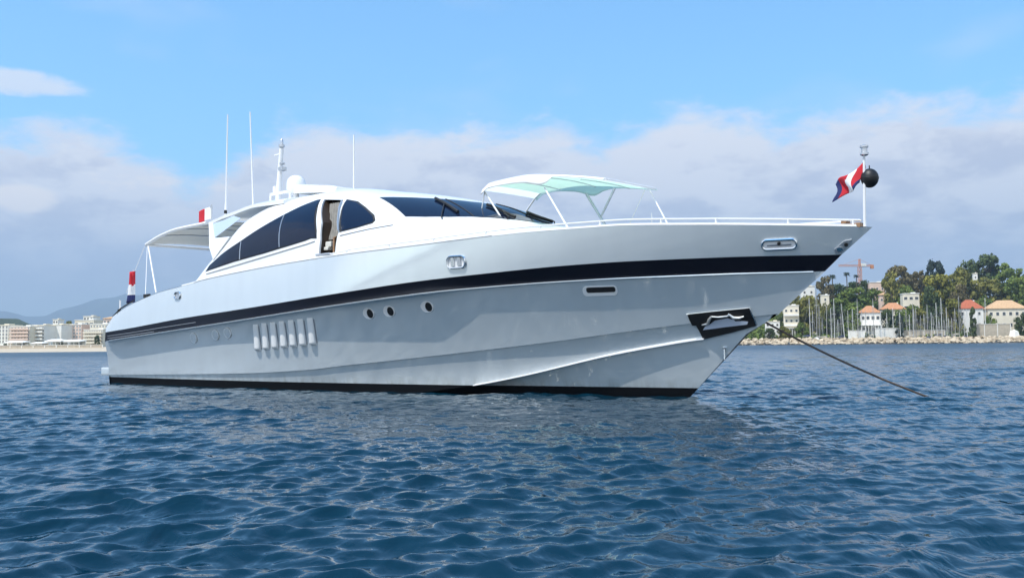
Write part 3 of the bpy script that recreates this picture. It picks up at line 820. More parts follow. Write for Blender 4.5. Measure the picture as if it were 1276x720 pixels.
anch.tube([on_hull(*q) for q in ((23.74, 1.90, .07), (23.84, 1.82, .09), (23.96, 1.81, .08), (24.06, 1.84, .07))], [.018, .036, .034, .012], 8)
anch.build('anchor', pbr('polished_anchor', (.62, .62, .60), rough=.28, metal=.6, var=.2, vscale=8), pocket, smooth=True)

# jackstaff at the bow
staff = MB().tube([(26.70, 0, 3.5), (26.73, 0, 5.02)], [.032, .026], 8).build('jackstaff', MAT['trim'], yacht, smooth=True)
MB().lathe([(.05, 0), (.085, .02), (.085, .06), (.06, .07), (.06, .16), (.085, .17), (.085, .21), (.03, .23)], (26.735, 0, 5.0), 14).build('lantern', MAT['steel'], staff, smooth=True)
MB().tube([(1.42, -2.80, 2.80), (1.45, -2.80, 4.02)], [.022, .016], 6).build('flagstaff', MAT['trim'], yacht, smooth=True)
MB().tube([(5.02, -1.85, 5.45), (5.02, -1.85, 6.06)], .02, 6).box((5.0, -1.85, 5.98), (.07, .05, .08)).build('flagstaff', MAT['steel'], yacht)

# ---- things carried by the yacht
def flag(name, origin, fn, bands, ns=26, ntt=12):
    """cloth grid; fn(s, t) -> offset (boat frame); bands(s, t) -> material slot"""
    v, f, mi = [], [], []
    for i in range(ns + 1):
        for j in range(ntt + 1): v.append(fn(i / ns, j / ntt))
    for i in range(ns):
        for j in range(ntt):
            a = i * (ntt + 1) + j; f.append((a, a + ntt + 1, a + ntt + 2, a + 1)); mi.append(bands((i + .5) / ns, (j + .5) / ntt))
    me = bpy.data.meshes.new(name); me.from_pydata([tuple(q) for q in v], [], f)
    for m in (MAT['red'], MAT['flagwhite'], MAT['blue']): me.materials.append(m)
    me.polygons.foreach_set('material_index', mi); me.polygons.foreach_set('use_smooth', [True] * len(f)); me.update()
    o = bpy.data.objects.new(name, me); COL.objects.link(o)
    o.matrix_world = YM @ Matrix.Translation(Vector(origin))
    md = o.modifiers.new('cloth_thickness', 'SOLIDIFY'); md.thickness = .006
    return o
YM = Matrix.Translation(yacht.location) @ Matrix.Rotation(R(-42.53), 4, 'Z')
def bow_fn(s, t):      # streams aft and droops
    x = -.62 * s - .06 * t * (1 - s); z = .33 - .46 * t * (1 - .25 * s) - .40 * s + .04 * math.sin(s * 9 + t * 2)
    return (x + .04 * math.sin(5 * t + 6 * s), .06 * math.sin(8 * s + 3 * t), z + .03 * (t - .5) * math.sin(s * 7))
def bow_band(s, t): return 0 if s < .30 else 1 if s < .50 + .08 * t else 0 if s < .86 else 2
def bow_band2(s, t):
    if s < .3 and t > .82: return 2
    return bow_band(s, t)
bf_ = flag('flag', (26.72, -.01, 4.56), bow_fn, bow_band2)
tag(bf_, 'red, white and blue flag drooping from the staff at the bow of the yacht', 'flag', 'flags flown on the yacht')
def ens_fn(s, t):      # hangs in folds down the stern staff
    w = .06 + .07 * t
    x = -.02 + w * math.sin(s * 8.0) + .10 * s - .40 * s * t * t; y = .10 * math.cos(s * 8.0) - .08 * s
    return (x, y, .0 - 1.12 * t - .12 * s + .1 * s * t)
ef = flag('flag', (1.47, -2.82, 3.98), ens_fn, lambda s, t: 0 if t < .42 else 1 if t < .74 else 2)
tag(ef, 'red, white and navy ensign hanging in folds from the staff at the stern', 'flag', 'flags flown on the yacht')
cf = flag('flag', (5.0, -1.85, 5.98), lambda s, t: (-.78 * s, .05 * math.sin(6 * s), -.42 * t - .06 * s + .03 * math.sin(5 * s)), lambda s, t: 1 if s < .52 else 0)
tag(cf, 'small red and white flag flying on the hardtop beside the white whip antenna', 'flag', 'flags flown on the yacht')
ball = empty('signal_ball', YM @ Vector((26.79, .10, 4.55)), R(-42.53))
tag(ball, 'round black anchor ball hoisted on the white staff at the bow', 'signal ball')
bm = bmesh.new(); bmesh.ops.create_icosphere(bm, subdivisions=4, radius=.175)
for v_ in bm.verts: v_.co.z *= 1.12
me = bpy.data.meshes.new('ball_shell'); bm.to_mesh(me); bm.free(); me.polygons.foreach_set('use_smooth', [True] * len(me.polygons))
link_mesh('ball_shell', me, MAT['black'], ball)
MB().tube([(0, 0, .185), (0, 0, .26)], .012, 6).lathe([(.180, -.008), (.183, .0), (.180, .008)], (0, 0, 0), 24).build('seam_ring', MAT['rubber'], ball, smooth=True)

# anchor line running from the far side of the bow into the water
a, b = YM @ Vector((24.2, .35, 1.72)), Vector((9.55, 22.2, -.12))
pts = []
for k in range(25):
    t = k / 24; p = a.lerp(b, t); p.z -= .10 * 4 * t * (1 - t); pts.append(p)
rope = MB().tube(pts, .024, 6).build('anchor_line', pbr('wet_brown_rope', (.10, .075, .06), rough=.7, var=.4, vscale=9, bump=.6, bscale=60), None, smooth=True)
tag(rope, 'taut brown anchor line running from the bow down into the water', 'rope')
#STAGE2

# ------------------------------------------------------------------ the sea
def build_sea():
    rng = np.random.default_rng(11)
    r = np.concatenate([np.geomspace(1.2, 3.0, 12)[:-1], np.geomspace(3.0, 150, 1350), np.geomspace(150, 14500, 105)[1:]])
    fine_a = np.radians(np.linspace(-36, 36, 800))
    rest = np.radians(np.linspace(36, 324, 97))[1:-1]
    th = np.concatenate([fine_a, rest])                 # angle from +Y, clockwise
    nr, na = len(r), len(th)
    dr = np.gradient(r)
    dth = np.abs(np.gradient(th)); dth[800:] = np.radians(3)
    X = r[:, None] * np.sin(th)[None]; Y = r[:, None] * np.cos(th)[None]
    cell = np.maximum(dr[:, None], r[:, None] * dth[None] )
    Z = np.zeros_like(X); DX = np.zeros_like(X); DY = np.zeros_like(X)
    nw = 130
    lam = np.geomspace(0.13, 4.2, nw)
    wind = math.radians(-72)                              # direction the chop travels
    for i in range(nw):
        L_ = lam[i] * rng.uniform(.93, 1.07); k = 2 * math.pi / L_
        d = wind + rng.normal(0, 0.60 if L_ < 1 else .40)
        kx, ky = k * math.cos(d), k * math.sin(d)
        slope = WAVE_SLOPE * (1.0 if L_ < 0.38 else (0.38 / L_) ** 0.80) * (min(1, L_ / .28)) ** .5
        a = slope / k * rng.uniform(.6, 1.35)
        fade = np.clip((L_ / cell - 2.0) / 2.5, 0, 1)
        ph = kx * X + ky * Y + rng.uniform(0, 6.283)
        Z += a * fade * np.cos(ph)
        q = .6
        DX -= q * a * fade * np.sin(ph) * math.cos(d); DY -= q * a * fade * np.sin(ph) * math.sin(d)
    # gusts: patches of stronger and weaker chop
    g = 1 + .28 * np.sin(X * .21 + 1.2 + .5 * np.sin(Y * .13)) * np.sin(Y * .27 + .6 * np.sin(X * .17)) + .15 * np.sin(X * .6 - Y * .43)
    Z *= g; DX *= g; DY *= g
    V = np.stack([X + DX, Y + DY, Z], -1).reshape(-1, 3)
    V = np.concatenate([V, [[0, 0, 0]]])
    idx = np.arange(nr * na).reshape(nr, na)
    nxt = np.roll(idx, -1, 1)
    q = np.stack([idx[:-1], idx[1:], nxt[1:], nxt[:-1]], -1).reshape(-1, 4)[:, ::-1]
    q = q[:, ::-1]
    me = bpy.data.meshes.new('sea')
    nf = len(q)
    me.vertices.add(len(V)); me.vertices.foreach_set('co', V.astype(np.float32).ravel())
    me.loops.add(nf * 4 + na * 3)
    tri = np.stack([np.full(na, len(V) - 1), idx[0], nxt[0]], -1)
    li = np.concatenate([q.ravel(), tri.ravel()]).astype(np.int32)
    me.loops.foreach_set('vertex_index', li)
    me.polygons.add(nf + na)
    ls = np.concatenate([np.arange(nf) * 4, nf * 4 + np.arange(na) * 3]).astype(np.int32)
    me.polygons.foreach_set('loop_start', ls)
    me.polygons.foreach_set('use_smooth', np.ones(nf + na, bool))
    me.update(calc_edges=True); me.validate()
    bm_ = None
    o = bpy.data.objects.new('sea', me); COL.objects.link(o)
    o['kind'] = 'structure'
    m = bpy.data.materials.new('sea_water'); m.use_nodes = True
    nt = m.node_tree; N, L = nt.nodes.new, nt.links.new; b = nt.nodes['Principled BSDF']
    b.inputs['Base Color'].default_value = (*SEA_COLOR, 1)
    b.inputs['Roughness'].default_value = .05; b.inputs['IOR'].default_value = 1.333
    tc = N('ShaderNodeTexCoord')
    prev = None
    for sc, st, off, dist in ((0.75, .55, 0, .25), (2.6, .55, 5, .09), (8.5, .26, 11, .03)):
        mp = N('ShaderNodeMapping'); mp.inputs['Rotation'].default_value = (0, 0, R(25)); mp.inputs['Scale'].default_value = (1.0, .62, 1); mp.inputs['Location'].default_value = (off, off * 1.7, 0)
        L(tc.outputs['Object'], mp.inputs['Vector'])
        n = N('ShaderNodeTexNoise'); n.inputs['Scale'].default_value = sc; n.inputs['Detail'].default_value = 3; n.inputs['Distortion'].default_value = .6
        L(mp.outputs[0], n.inputs['Vector'])
        bp = N('ShaderNodeBump'); bp.inputs['Strength'].default_value = st; bp.inputs['Distance'].default_value = dist
        L(n.outputs['Fac'], bp.inputs['Height'])
        if prev: L(prev.outputs[0], bp.inputs['Normal'])
        prev = bp
    L(prev.outputs[0], b.inputs['Normal'])
    # chop finer than the sheet's mesh out at sea: a rougher surface
    ln = N('ShaderNodeVectorMath'); ln.operation = 'LENGTH'; L(tc.outputs['Object'], ln.inputs[0])
    mr = N('ShaderNodeMapRange'); mr.interpolation_type = 'SMOOTHSTEP'; L(ln.outputs['Value'], mr.inputs[0])
    for k_, v_ in ((1, 35), (2, 230), (3, .04), (4, .32)): mr.inputs[k_].default_value = v_
    L(mr.outputs[0], b.inputs['Roughness'])
    me.materials.append(m)
    return o
WAVE_SLOPE = 0.041
SEA_COLOR = (0.002, 0.023, 0.043)
build_sea()

# ------------------------------------------------------------------ land
K = 1 / 1240.0
def hor(px): return 429.5 - math.tan(R(.55)) * (px - 638)
def wx_(px, D): return (px - 638) * K * D
def wz_(px, py, D): return 1.25 + (hor(px) - py) * K * D

def smoothstep(a, b, x):
    t = np.clip((x - a) / (b - a), 0, 1); return t * t * (3 - 2 * t)

def ground_right(x, y):
    h = 1.4 + smoothstep(500, 660, y) * (11 + 13 * smoothstep(120, 215, x)) + smoothstep(478, 500, y) * 1.5
    return h + .6 * np.sin(x * .07) * np.sin(y * .05) * smoothstep(500, 540, y)
def ground_left(x, y):
    hill = 13 * np.exp(-((x + 196) / 30) ** 2) * smoothstep(510, 580, y)
    return -.35 + smoothstep(440, 458, y) * 1.7 + smoothstep(462, 475, y) * .9 + hill + smoothstep(700, 1000, y) * 3

def sheet(name, x0, x1, nx, y0, y1, ny, fn, mat, bury=True):
    xs_, ys_ = np.linspace(x0, x1, nx), np.linspace(y0, y1, ny)
    v = []
    for y in ys_:
        for x in xs_: v.append((x, y, float(fn(x, y))))
    f = [(j * nx + i, j * nx + i + 1, (j + 1) * nx + i + 1, (j + 1) * nx + i) for j in range(ny - 1) for i in range(nx - 1)]
    o = mesh(name, v, f, mat, None, smooth=True); o['kind'] = 'structure'; return o

m_soil = pbr('wooded_ground', (.07, .075, .035), rough=.95, var=.35, vscale=.08)
m_sand = pbr('pale_sand', (.50, .42, .31), rough=.95, var=.12, vscale=.3)
sheet('headland', 95, 470, 70, 476, 900, 50, lambda x, y: ground_right(x, y) * float(smoothstep(93, 112, x)) - 2.0 * (1 - float(smoothstep(93, 112, x))), m_soil)
sheet('beach', -420, -150, 60, 440, 474, 14, ground_left, m_sand)
sheet('town_ground', -520, -120, 60, 474.05, 1000, 40, ground_left, pbr('town_ground', (.22, .21, .15), rough=.95, var=.3, vscale=.06))

def ridge(name, D, pts, mat, depth, seed, rough):
    """a distant range: its crest line, a near slope and a far slope"""
    rng = random.Random(seed)
    v, n = [], 160
    px = np.linspace(pts[0][0], pts[-1][0], n); cy = pchip([p[0] for p in pts], [p[1] for p in pts])(px)
    rows = 12
    crest = [max(0.5, wz_(p, c, D)) for p, c in zip(px, cy)]
    ph = [rng.uniform(0, 6.28) for _ in range(8)]
    for j in range(rows):
        s = j / (rows - 1) * 2
        prof = math.sin(min(s, 2 - s) * math.pi / 2) ** 1.2
        y = D + (s - 1) * depth
        for i in range(n):
            x = wx_(px[i], D)
            w = sum(math.sin(i * .19 * (k + 1) + ph[k] + j * 1.3 * k) / (k + 1) for k in range(6)) * rough * crest[i]
            v.append((x, y, -1 + (crest[i] + w) * prof))
    f = [(j * n + i, j * n + i + 1, (j + 1) * n + i + 1, (j + 1) * n + i) for j in range(rows - 1) for i in range(n - 1)]
    o = mesh(name, v, f, mat, None, smooth=True); o['kind'] = 'structure'
m_mount = pbr('mountain_slope', (.05, .07, .05), rough=1.0, var=.4, vscale=.004)
ridge('mountains', 13200, [(-260, 384), (-120, 380), (0, 386), (50, 394), (85, 386), (120, 374), (155, 365), (190, 368), (240, 382), (310, 396), (420, 412), (560, 425)], m_mount, 900, 4, .035)
m_ridge = pbr('wooded_ridge', (.045, .065, .03), rough=1.0, var=.4, vscale=.02)
ridge('wooded_hills', 1500, [(-260, 404), (-100, 396), (0, 397.5), (30, 401), (55, 405), (80, 408), (140, 414), (200, 424)], m_ridge, 160, 9, .05)

# ------------------------------------------------------------------ trees
def leaf_material(name, a, b):
    m = bpy.data.materials.new(name); m.use_nodes = True; nt = m.node_tree; N, L = nt.nodes.new, nt.links.new
    p = nt.nodes['Principled BSDF']; p.inputs['Roughness'].default_value = .7; p.inputs['Specular IOR Level'].default_value = .2
    at = N('ShaderNodeAttribute'); at.attribute_name = 'tone'
    mx = N('ShaderNodeMix'); mx.data_type = 'RGBA'; mx.inputs[6].default_value = (*a, 1); mx.inputs[7].default_value = (*b, 1)
    L(at.outputs['Fac'], mx.inputs[0]); L(mx.outputs[2], p.inputs['Base Color'])
    return m
LEAF = {'olive': leaf_material('olive_leaves', (.10, .105, .022), (.26, .24, .06)), 'green': leaf_material('green_leaves', (.065, .105, .02), (.19, .24, .05)),
        'dark': leaf_material('dark_pine_needles', (.030, .052, .018), (.10, .13, .042)), 'brown': leaf_material('brownish_leaves', (.08, .07, .03), (.19, .155, .07)),
        'yellow': leaf_material('yellow_green_leaves', (.09, .10, .015), (.24, .22, .04)), 'blue': leaf_material('blue_green_needles', (.02, .035, .03), (.05, .07, .05))}
BARK = pbr('bark', (.10, .075, .05), rough=.9, var=.3, vscale=2)
CROWNS = {}
def crown_mesh(shape, leaf, seed):
    key = (shape, leaf, seed)
    if key in CROWNS: return CROWNS[key]
    rng = np.random.default_rng(seed * 13 + len(shape))
    C_ = []
    ncl = {'round': 54, 'umbrella': 40, 'cone': 34, 'bush': 40, 'tall': 36, 'pine': 44}[shape]
    for i in range(ncl):
        u, w = rng.uniform(0, 1), rng.uniform(0, 2 * math.pi)
        if shape == 'umbrella':
            rr = math.sqrt(u); z = .50 + .42 * (1 - rr ** 2) + rng.normal(0, .04); p = (rr * .46 * math.cos(w), rr * .46 * math.sin(w), z); s = rng.uniform(.07, .13)
        elif shape == 'cone':
            z = rng.uniform(.15, .97); rr = .42 * (1 - z) ** .8 * rng.uniform(.6, 1.1) + .03; p = (rr * math.cos(w), rr * math.sin(w), z); s = .11 * (1.15 - z) + .02
        elif shape == 'pine':
            z = .20 + .77 * u; rr = (.5 - .28 * abs(z - .62) / .4) * rng.uniform(.35, 1.0); p = (rr * math.cos(w), rr * math.sin(w), z); s = rng.uniform(.07, .12)
        elif shape == 'tall':
            z = rng.uniform(.12, .96); rr = .36 * math.sin(math.pi * min(1, z * .8 + .15)) * rng.uniform(.3, 1); p = (rr * math.cos(w), rr * math.sin(w), z); s = rng.uniform(.07, .12)
        elif shape == 'bush':
            z = rng.uniform(.1, .9); rr = .46 * math.sqrt(max(0, 1 - ((z - .35) / .62) ** 2)) * rng.uniform(.4, 1); p = (rr * math.cos(w), rr * math.sin(w), z); s = rng.uniform(.09, .15)
        else:
            z = rng.uniform(.06, .95); rr = .45 * math.sqrt(max(0, 1 - ((z - .52) / .5) ** 2)) * rng.uniform(.45, 1.05); p = (rr * math.cos(w), rr * math.sin(w), z); s = rng.uniform(.08, .15)
        C_.append((p, s, rng.uniform(0, 1)))
    v, f, tone = [], [], []
    per = 62
    for (p, s, t0) in C_:
        for k in range(per):
            d = rng.normal(0, 1, 3); d /= np.linalg.norm(d); rad = s * rng.uniform(.55, 1.12)
            q = np.array(p) + d * rad * np.array([1.15, 1.15, .8 if shape != 'umbrella' else .55])
            nrm = d + rng.normal(0, .55, 3); nrm /= np.linalg.norm(nrm)
            a = np.cross(nrm, [0, 0, 1.0]) + 1e-4; a /= np.linalg.norm(a); b = np.cross(nrm, a)
            g = rng.uniform(.026, .050)
            i0 = len(v)
            v += [q + a * g, q + b * g * .8, q - a * g, q - b * g * .8]
            f.append((i0, i0 + 1, i0 + 2, i0 + 3)); tone += [min(1, max(0, t0 * .75 + rng.uniform(-.15, .4)))] * 4
    me = bpy.data.meshes.new('crown'); me.from_pydata([tuple(x) for x in v], [], f)
    at = me.attributes.new('tone', 'FLOAT', 'POINT'); at.data.foreach_set('value', tone)
    me.materials.append(LEAF[leaf]); me.update()
    CROWNS[key] = me
    return me
TRUNKS = {}
def trunk_mesh(shape, seed):
    key = (shape, seed % 3)
    if key in TRUNKS: return TRUNKS[key]
    rng = random.Random(seed * 7 + 3)
    b = MB(); top = {'umbrella': .66, 'cone': .9, 'pine': .75}.get(shape, .6)
    lean = rng.uniform(-.05, .05)
    b.tube([(0, 0, -.08), (lean * .3, 0, top * .4), (lean, 0, top)], [.035, .027, .012], 7)
    for k in range(6):
        w = k * 1.05 + rng.uniform(0, .5); z = top * rng.uniform(.45, .9)
        b.tube([(lean * z, 0, z), (lean * z + .16 * math.cos(w), .16 * math.sin(w), z + .12), (lean * z + .28 * math.cos(w), .28 * math.sin(w), z + .19)], [.014, .009, .004], 5)
    me_o = b.build('trunk', BARK, None, smooth=True); me = me_o.data; bpy.data.objects.remove(me_o)
    TRUNKS[key] = me
    return me

def tree(name, label, cat, shape, leaf, px, top, width, D, base=None, seed=1, group='trees on the headland', ground=ground_right):
    x = wx_(px, D); g = float(ground(x, D)) if base is None else wz_(px, base, D)
    h = max(2.0, wz_(px, top, D) - g)
    w = width * K * D
    t = empty(name, (x, D, g - .1), seed * 1.7)
    tag(t, label, cat, group)
    c = bpy.data.objects.new('crown', crown_mesh(shape, leaf, seed % 4)); COL.objects.link(c); c.parent = t
    k = bpy.data.objects.new('trunk', trunk_mesh(shape, seed)); COL.objects.link(k); k.parent = t
    spread = {'umbrella': .98, 'cone': .72, 'tall': .72, 'bush': 1.05}.get(shape, .98)
    t.scale = (w / spread, w / spread, h)
    return t

TREES = [
 # label, cat, shape, leaf, px, top, width, D, seed
 ('umbrella_pine', 'broad bright green umbrella pine on the slope left of the terracotta-roofed villa', 'tree', 'umbrella', 'green', 1062, 357, 46, 545, 1),
 ('bushy_tree', 'olive bushy tree behind the masts right of the white terraced villa', 'tree', 'round', 'olive', 1010, 369, 34, 500, 2),
 ('dark_tree', 'dark brownish tree on the skyline just right of the white skyline house', 'tree', 'round', 'brown', 1029, 345, 24, 590, 3),
 ('dark_tree', 'low dark tree directly under the construction crane', 'tree', 'round', 'dark', 1072, 350, 36, 610, 4),
 ('dark_tree', 'dark tree on the skyline between the palms and the umbrella pine', 'tree', 'round', 'dark', 1046, 354, 26, 620, 5),
 ('brown_tree', 'brownish green tree on the crest right of the pink and white house', 'tree', 'round', 'brown', 1122, 332, 36, 590, 6),
 ('bushy_tree', 'olive tree in front of the brownish crest tree, left of the flat-roofed house', 'tree', 'round', 'olive', 1112, 340, 28, 560, 7),
 ('brown_tree', 'thin brown tree leaning on the crest left of the dark conifer', 'tree', 'pine', 'brown', 1143, 338, 28, 600, 8),
 ('conifer', 'dark blue-green conifer standing up alone on the skyline', 'tree', 'pine', 'blue', 1166, 325, 25, 620, 9),
 ('broad_tree', 'big yellow-green tree below the lone conifer', 'tree', 'round', 'yellow', 1170, 343, 46, 560, 10),
 ('dark_tree', 'very dark tree at the right end of the flat-roofed house', 'tree', 'round', 'dark', 1160, 358, 26, 530, 11),
 ('broad_tree', 'large olive green tree behind the red-roofed house', 'tree', 'round', 'olive', 1203, 335, 38, 570, 12),
 ('dark_tree', 'dark tree on the skyline left of the tall stone pine', 'tree', 'round', 'dark', 1207, 325, 30, 640, 13),
 ('stone_pine', 'tall dark stone pine, the highest tree of the headland', 'tree', 'pine', 'dark', 1234, 318, 42, 640, 14),
 ('broad_tree', 'rounded green tree at the right of the tall stone pine', 'tree', 'round', 'green', 1258, 329, 34, 620, 15),
 ('broad_tree', 'wide olive tree on the slope above the cream hip-roofed house', 'tree', 'round', 'olive', 1236, 347, 44, 575, 16),
 ('dark_tree', 'dark green tree at the right edge above the cream house', 'tree', 'round', 'green', 1268, 345, 38, 570, 17),
 ('bushy_tree', 'bright green bush left of the red-roofed house', 'tree', 'bush', 'yellow', 1186, 371, 28, 500, 18),
 ('hedge_shrub', 'dark hedge shrub at the right end of the cream house', 'shrub', 'bush', 'dark', 1272, 388, 20, 492, 19),
 ('bushy_tree', 'dark bush right of the terracotta-roofed villa terrace', 'tree', 'bush', 'dark', 1104, 384, 22, 500, 20),
 ('bushy_tree', 'green bush behind the masts below the terracotta roofs', 'tree', 'bush', 'green', 1124, 383, 28, 498, 21),
 ('bushy_tree', 'olive bush behind the masts below the flat-roofed house', 'tree', 'bush', 'olive', 1144, 384, 26, 500, 22),
 ('bushy_tree', 'dark bush behind the densest group of masts', 'tree', 'bush', 'dark', 1164, 380, 28, 500, 23),
 ('tall_shrub', 'slim grey-green shrub standing alone in front of the pale wall', 'shrub', 'tall', 'blue', 1121, 392, 11, 486, 24),
 ('bushy_tree', 'dark bush behind the masts at the left of the umbrella pine', 'tree', 'bush', 'dark', 1008, 384, 30, 505, 25),
 ('bushy_tree', 'dark bush under the umbrella pine behind the leaning mast', 'tree', 'bush', 'dark', 1042, 381, 34, 505, 26),
 ('bushy_tree', 'green bush left of the terracotta-roofed villa', 'tree', 'bush', 'green', 1062, 384, 22, 500, 27),
 ('garden_shrub', 'dark green shrub beside the small white house at the point', 'shrub', 'bush', 'dark', 958, 408, 16, 486, 28),
 ('garden_shrub', 'yellow-green shrub on the rocks below the white terraced villa', 'shrub', 'bush', 'yellow', 977, 405, 20, 485, 29),
 ('dark_tree', 'dark cypress-like tree by the bow, left of the white terraced villa', 'tree', 'tall', 'dark', 975, 391, 14, 505, 30),
 ('broad_tree', 'dark tree between the red-roofed house and the cream house', 'tree', 'bush', 'green', 1222, 366, 34, 520, 31),
 ('broad_tree', 'olive tree on the slope between the pink house and the umbrella pine', 'tree', 'round', 'green', 1090, 361, 30, 570, 32),
 ('bushy_tree', 'green tree on the slope behind the terracotta roofs', 'tree', 'round', 'green', 1130, 356, 30, 555, 33),
 ('dark_tree', 'small dark tree in front of the red-roofed wall', 'tree', 'tall', 'dark', 1212, 383, 10, 484, 34),
 ('broad_tree', 'olive tree just above the red roof', 'tree', 'round', 'brown', 1196, 356, 30, 540, 35),
 ('bushy_tree', 'green bush hiding the right foot of the terraced villa by the bow', 'tree', 'bush', 'green', 999, 400, 18, 494, 37),
 ('bushy_tree', 'olive bush between the bow and the terraced villa', 'tree', 'bush', 'olive', 966, 403, 16, 500, 38),
 ('broad_tree', 'olive tree behind the terraced villa, touching the bow', 'tree', 'round', 'olive', 988, 366, 30, 540, 39),
 ('bushy_tree', 'green bush at the foot of the flat-roofed modern house', 'tree', 'bush', 'green', 1138, 379, 24, 525, 40),
 ('bushy_tree', 'olive bush below the small white cube house', 'tree', 'bush', 'olive', 1031, 376, 20, 540, 41),
 ('bushy_tree', 'dark bush below the small pinkish house', 'tree', 'bush', 'dark', 1108, 376, 22, 545, 42),
 ('bushy_tree', 'green bush at the left corner of the cream hip-roofed house', 'tree', 'bush', 'green', 1234, 390, 16, 490, 43),
 ('broad_tree', 'green tree at the right frame edge on the crest', 'tree', 'round', 'green', 1284, 338, 40, 620, 36),
]
for nm, lab, cat, shp, lf, px, top, w, D, sd in TREES:
    tree(nm, lab, cat, shp, lf, px, top, w, D, seed=sd)

def undergrowth():
    """shrubs and scrub that cover the slope between the houses"""
    rng = np.random.default_rng(77)
    v, f, tone = [], [], []
    for i in range(1500):
        x = rng.uniform(104, 300); y = 489 + 130 * rng.uniform(0, 1) ** 1.6
        if y < 496 and rng.uniform() < .45: continue
        g = float(ground_right(x, y)); r_ = rng.uniform(1.0, 2.2) if y < 502 else rng.uniform(1.6, 3.3); hh = r_ * rng.uniform(1.0, 1.9); t0 = rng.uniform(0, .8)
        for k in range(60):
            d = rng.normal(0, 1, 3); d /= np.linalg.norm(d); q = np.array([x, y, g + hh * .5]) + d * np.array([r_, r_, hh * .6]) * rng.uniform(.6, 1.05)
            n = d + rng.normal(0, .5, 3); n /= np.linalg.norm(n); a = np.cross(n, [0, 0, 1.]) + 1e-4; a /= np.linalg.norm(a); b = np.cross(n, a); s_ = rng.uniform(.30, .62)
            i0 = len(v); v += [q + a * s_, q + b * s_, q - a * s_, q - b * s_]; f.append((i0, i0 + 1, i0 + 2, i0 + 3)); tone += [min(1, t0 + rng.uniform(0, .35))] * 4
    o = mesh('undergrowth', v, f, LEAF['green']); at = o.data.attributes.new('tone', 'FLOAT', 'POINT'); at.data.foreach_set('value', tone)
    tag(o, 'green scrub covering the slope between the houses of the headland', 'shrubs', None, 'stuff')
undergrowth()

# palms on the skyline
def palm(label, px, top, D, width):
    x = wx_(px, D); g = float(ground_right(x, D)); h = wz_(px, top, D) - g
    t = empty('palm_tree', (x, D, g)); tag(t, label, 'palm', 'palms on the skyline')
    MB().tube([(0, 0, -.3), (.15, 0, h * .5), (0, 0, h - 1)], [.38, .3, .28], 7).build('trunk', BARK, t, smooth=True)
    rng = random.Random(int(px)); b = MB(); R0 = width * K * D / 2
    for k in range(26):
        w = k * 2.4; up = rng.uniform(-.2, 1.0)
        pts_ = []
        for i in range(6):
            s = i / 5
            pts_.append(Vector((math.cos(w) * R0 * s, math.sin(w) * R0 * s, h - 1 + up * R0 * .9 * s - R0 * .9 * s * s)))
        side = Vector((-math.sin(w), math.cos(w), 0))
        v, f = [], []
        for i, p in enumerate(pts_):
            ww = .34 * math.sin(math.pi * (.15 + .8 * i / 5)) * R0 * .5
            v += [p + side * ww - Vector((0, 0, ww * .5)), p, p - side * ww - Vector((0, 0, ww * .5))]
        for i in range(5):
            f += [(3*i, 3*i+1, 3*i+4, 3*i+3), (3*i+1, 3*i+2, 3*i+5, 3*i+4)]
        b.add(v, f)
    o = b.build('crown', LEAF['blue'], t)
    at = o.data.attributes.new('tone', 'FLOAT', 'POINT'); at.data.foreach_set('value', [rng.random() for _ in o.data.vertices])
palm('palm tree on the skyline left of the crane, with a clear gap around its trunk', 1056, 338, 600, 9)
palm('palm tree standing right beside the crane tower', 1068, 341, 590, 8)
palm('palm tree rising from the brownish skyline tree above the small white cube house', 1038, 341, 590, 10)

# ------------------------------------------------------------------ houses
WALLS = {'white': pbr('white_render', (.86, .83, .76), rough=.85, var=.06, vscale=.4), 'cream': pbr('cream_render', (.80, .72, .57), rough=.85, var=.06, vscale=.4),
         'pink': pbr('pink_render', (.78, .58, .47), rough=.85, var=.06, vscale=.4), 'stone': pbr('pale_stone', (.50, .43, .33), rough=.9, var=.15, vscale=.8)}
ROOFS = {'terracotta': pbr('terracotta_tiles', (.50, .24, .12), rough=.9, var=.2, vscale=1.2), 'red': pbr('red_tiles', (.42, .12, .06), rough=.9, var=.2, vscale=1.2),
         'tan': pbr('tan_tiles', (.56, .36, .20), rough=.9, var=.15, vscale=1.2), 'flat': WALLS['white']}
WIN = pbr('dark_window', (.07, .08, .09), rough=.15)
SHUT = pbr('blue_grey_shutter', (.30, .31, .31), rough=.7)

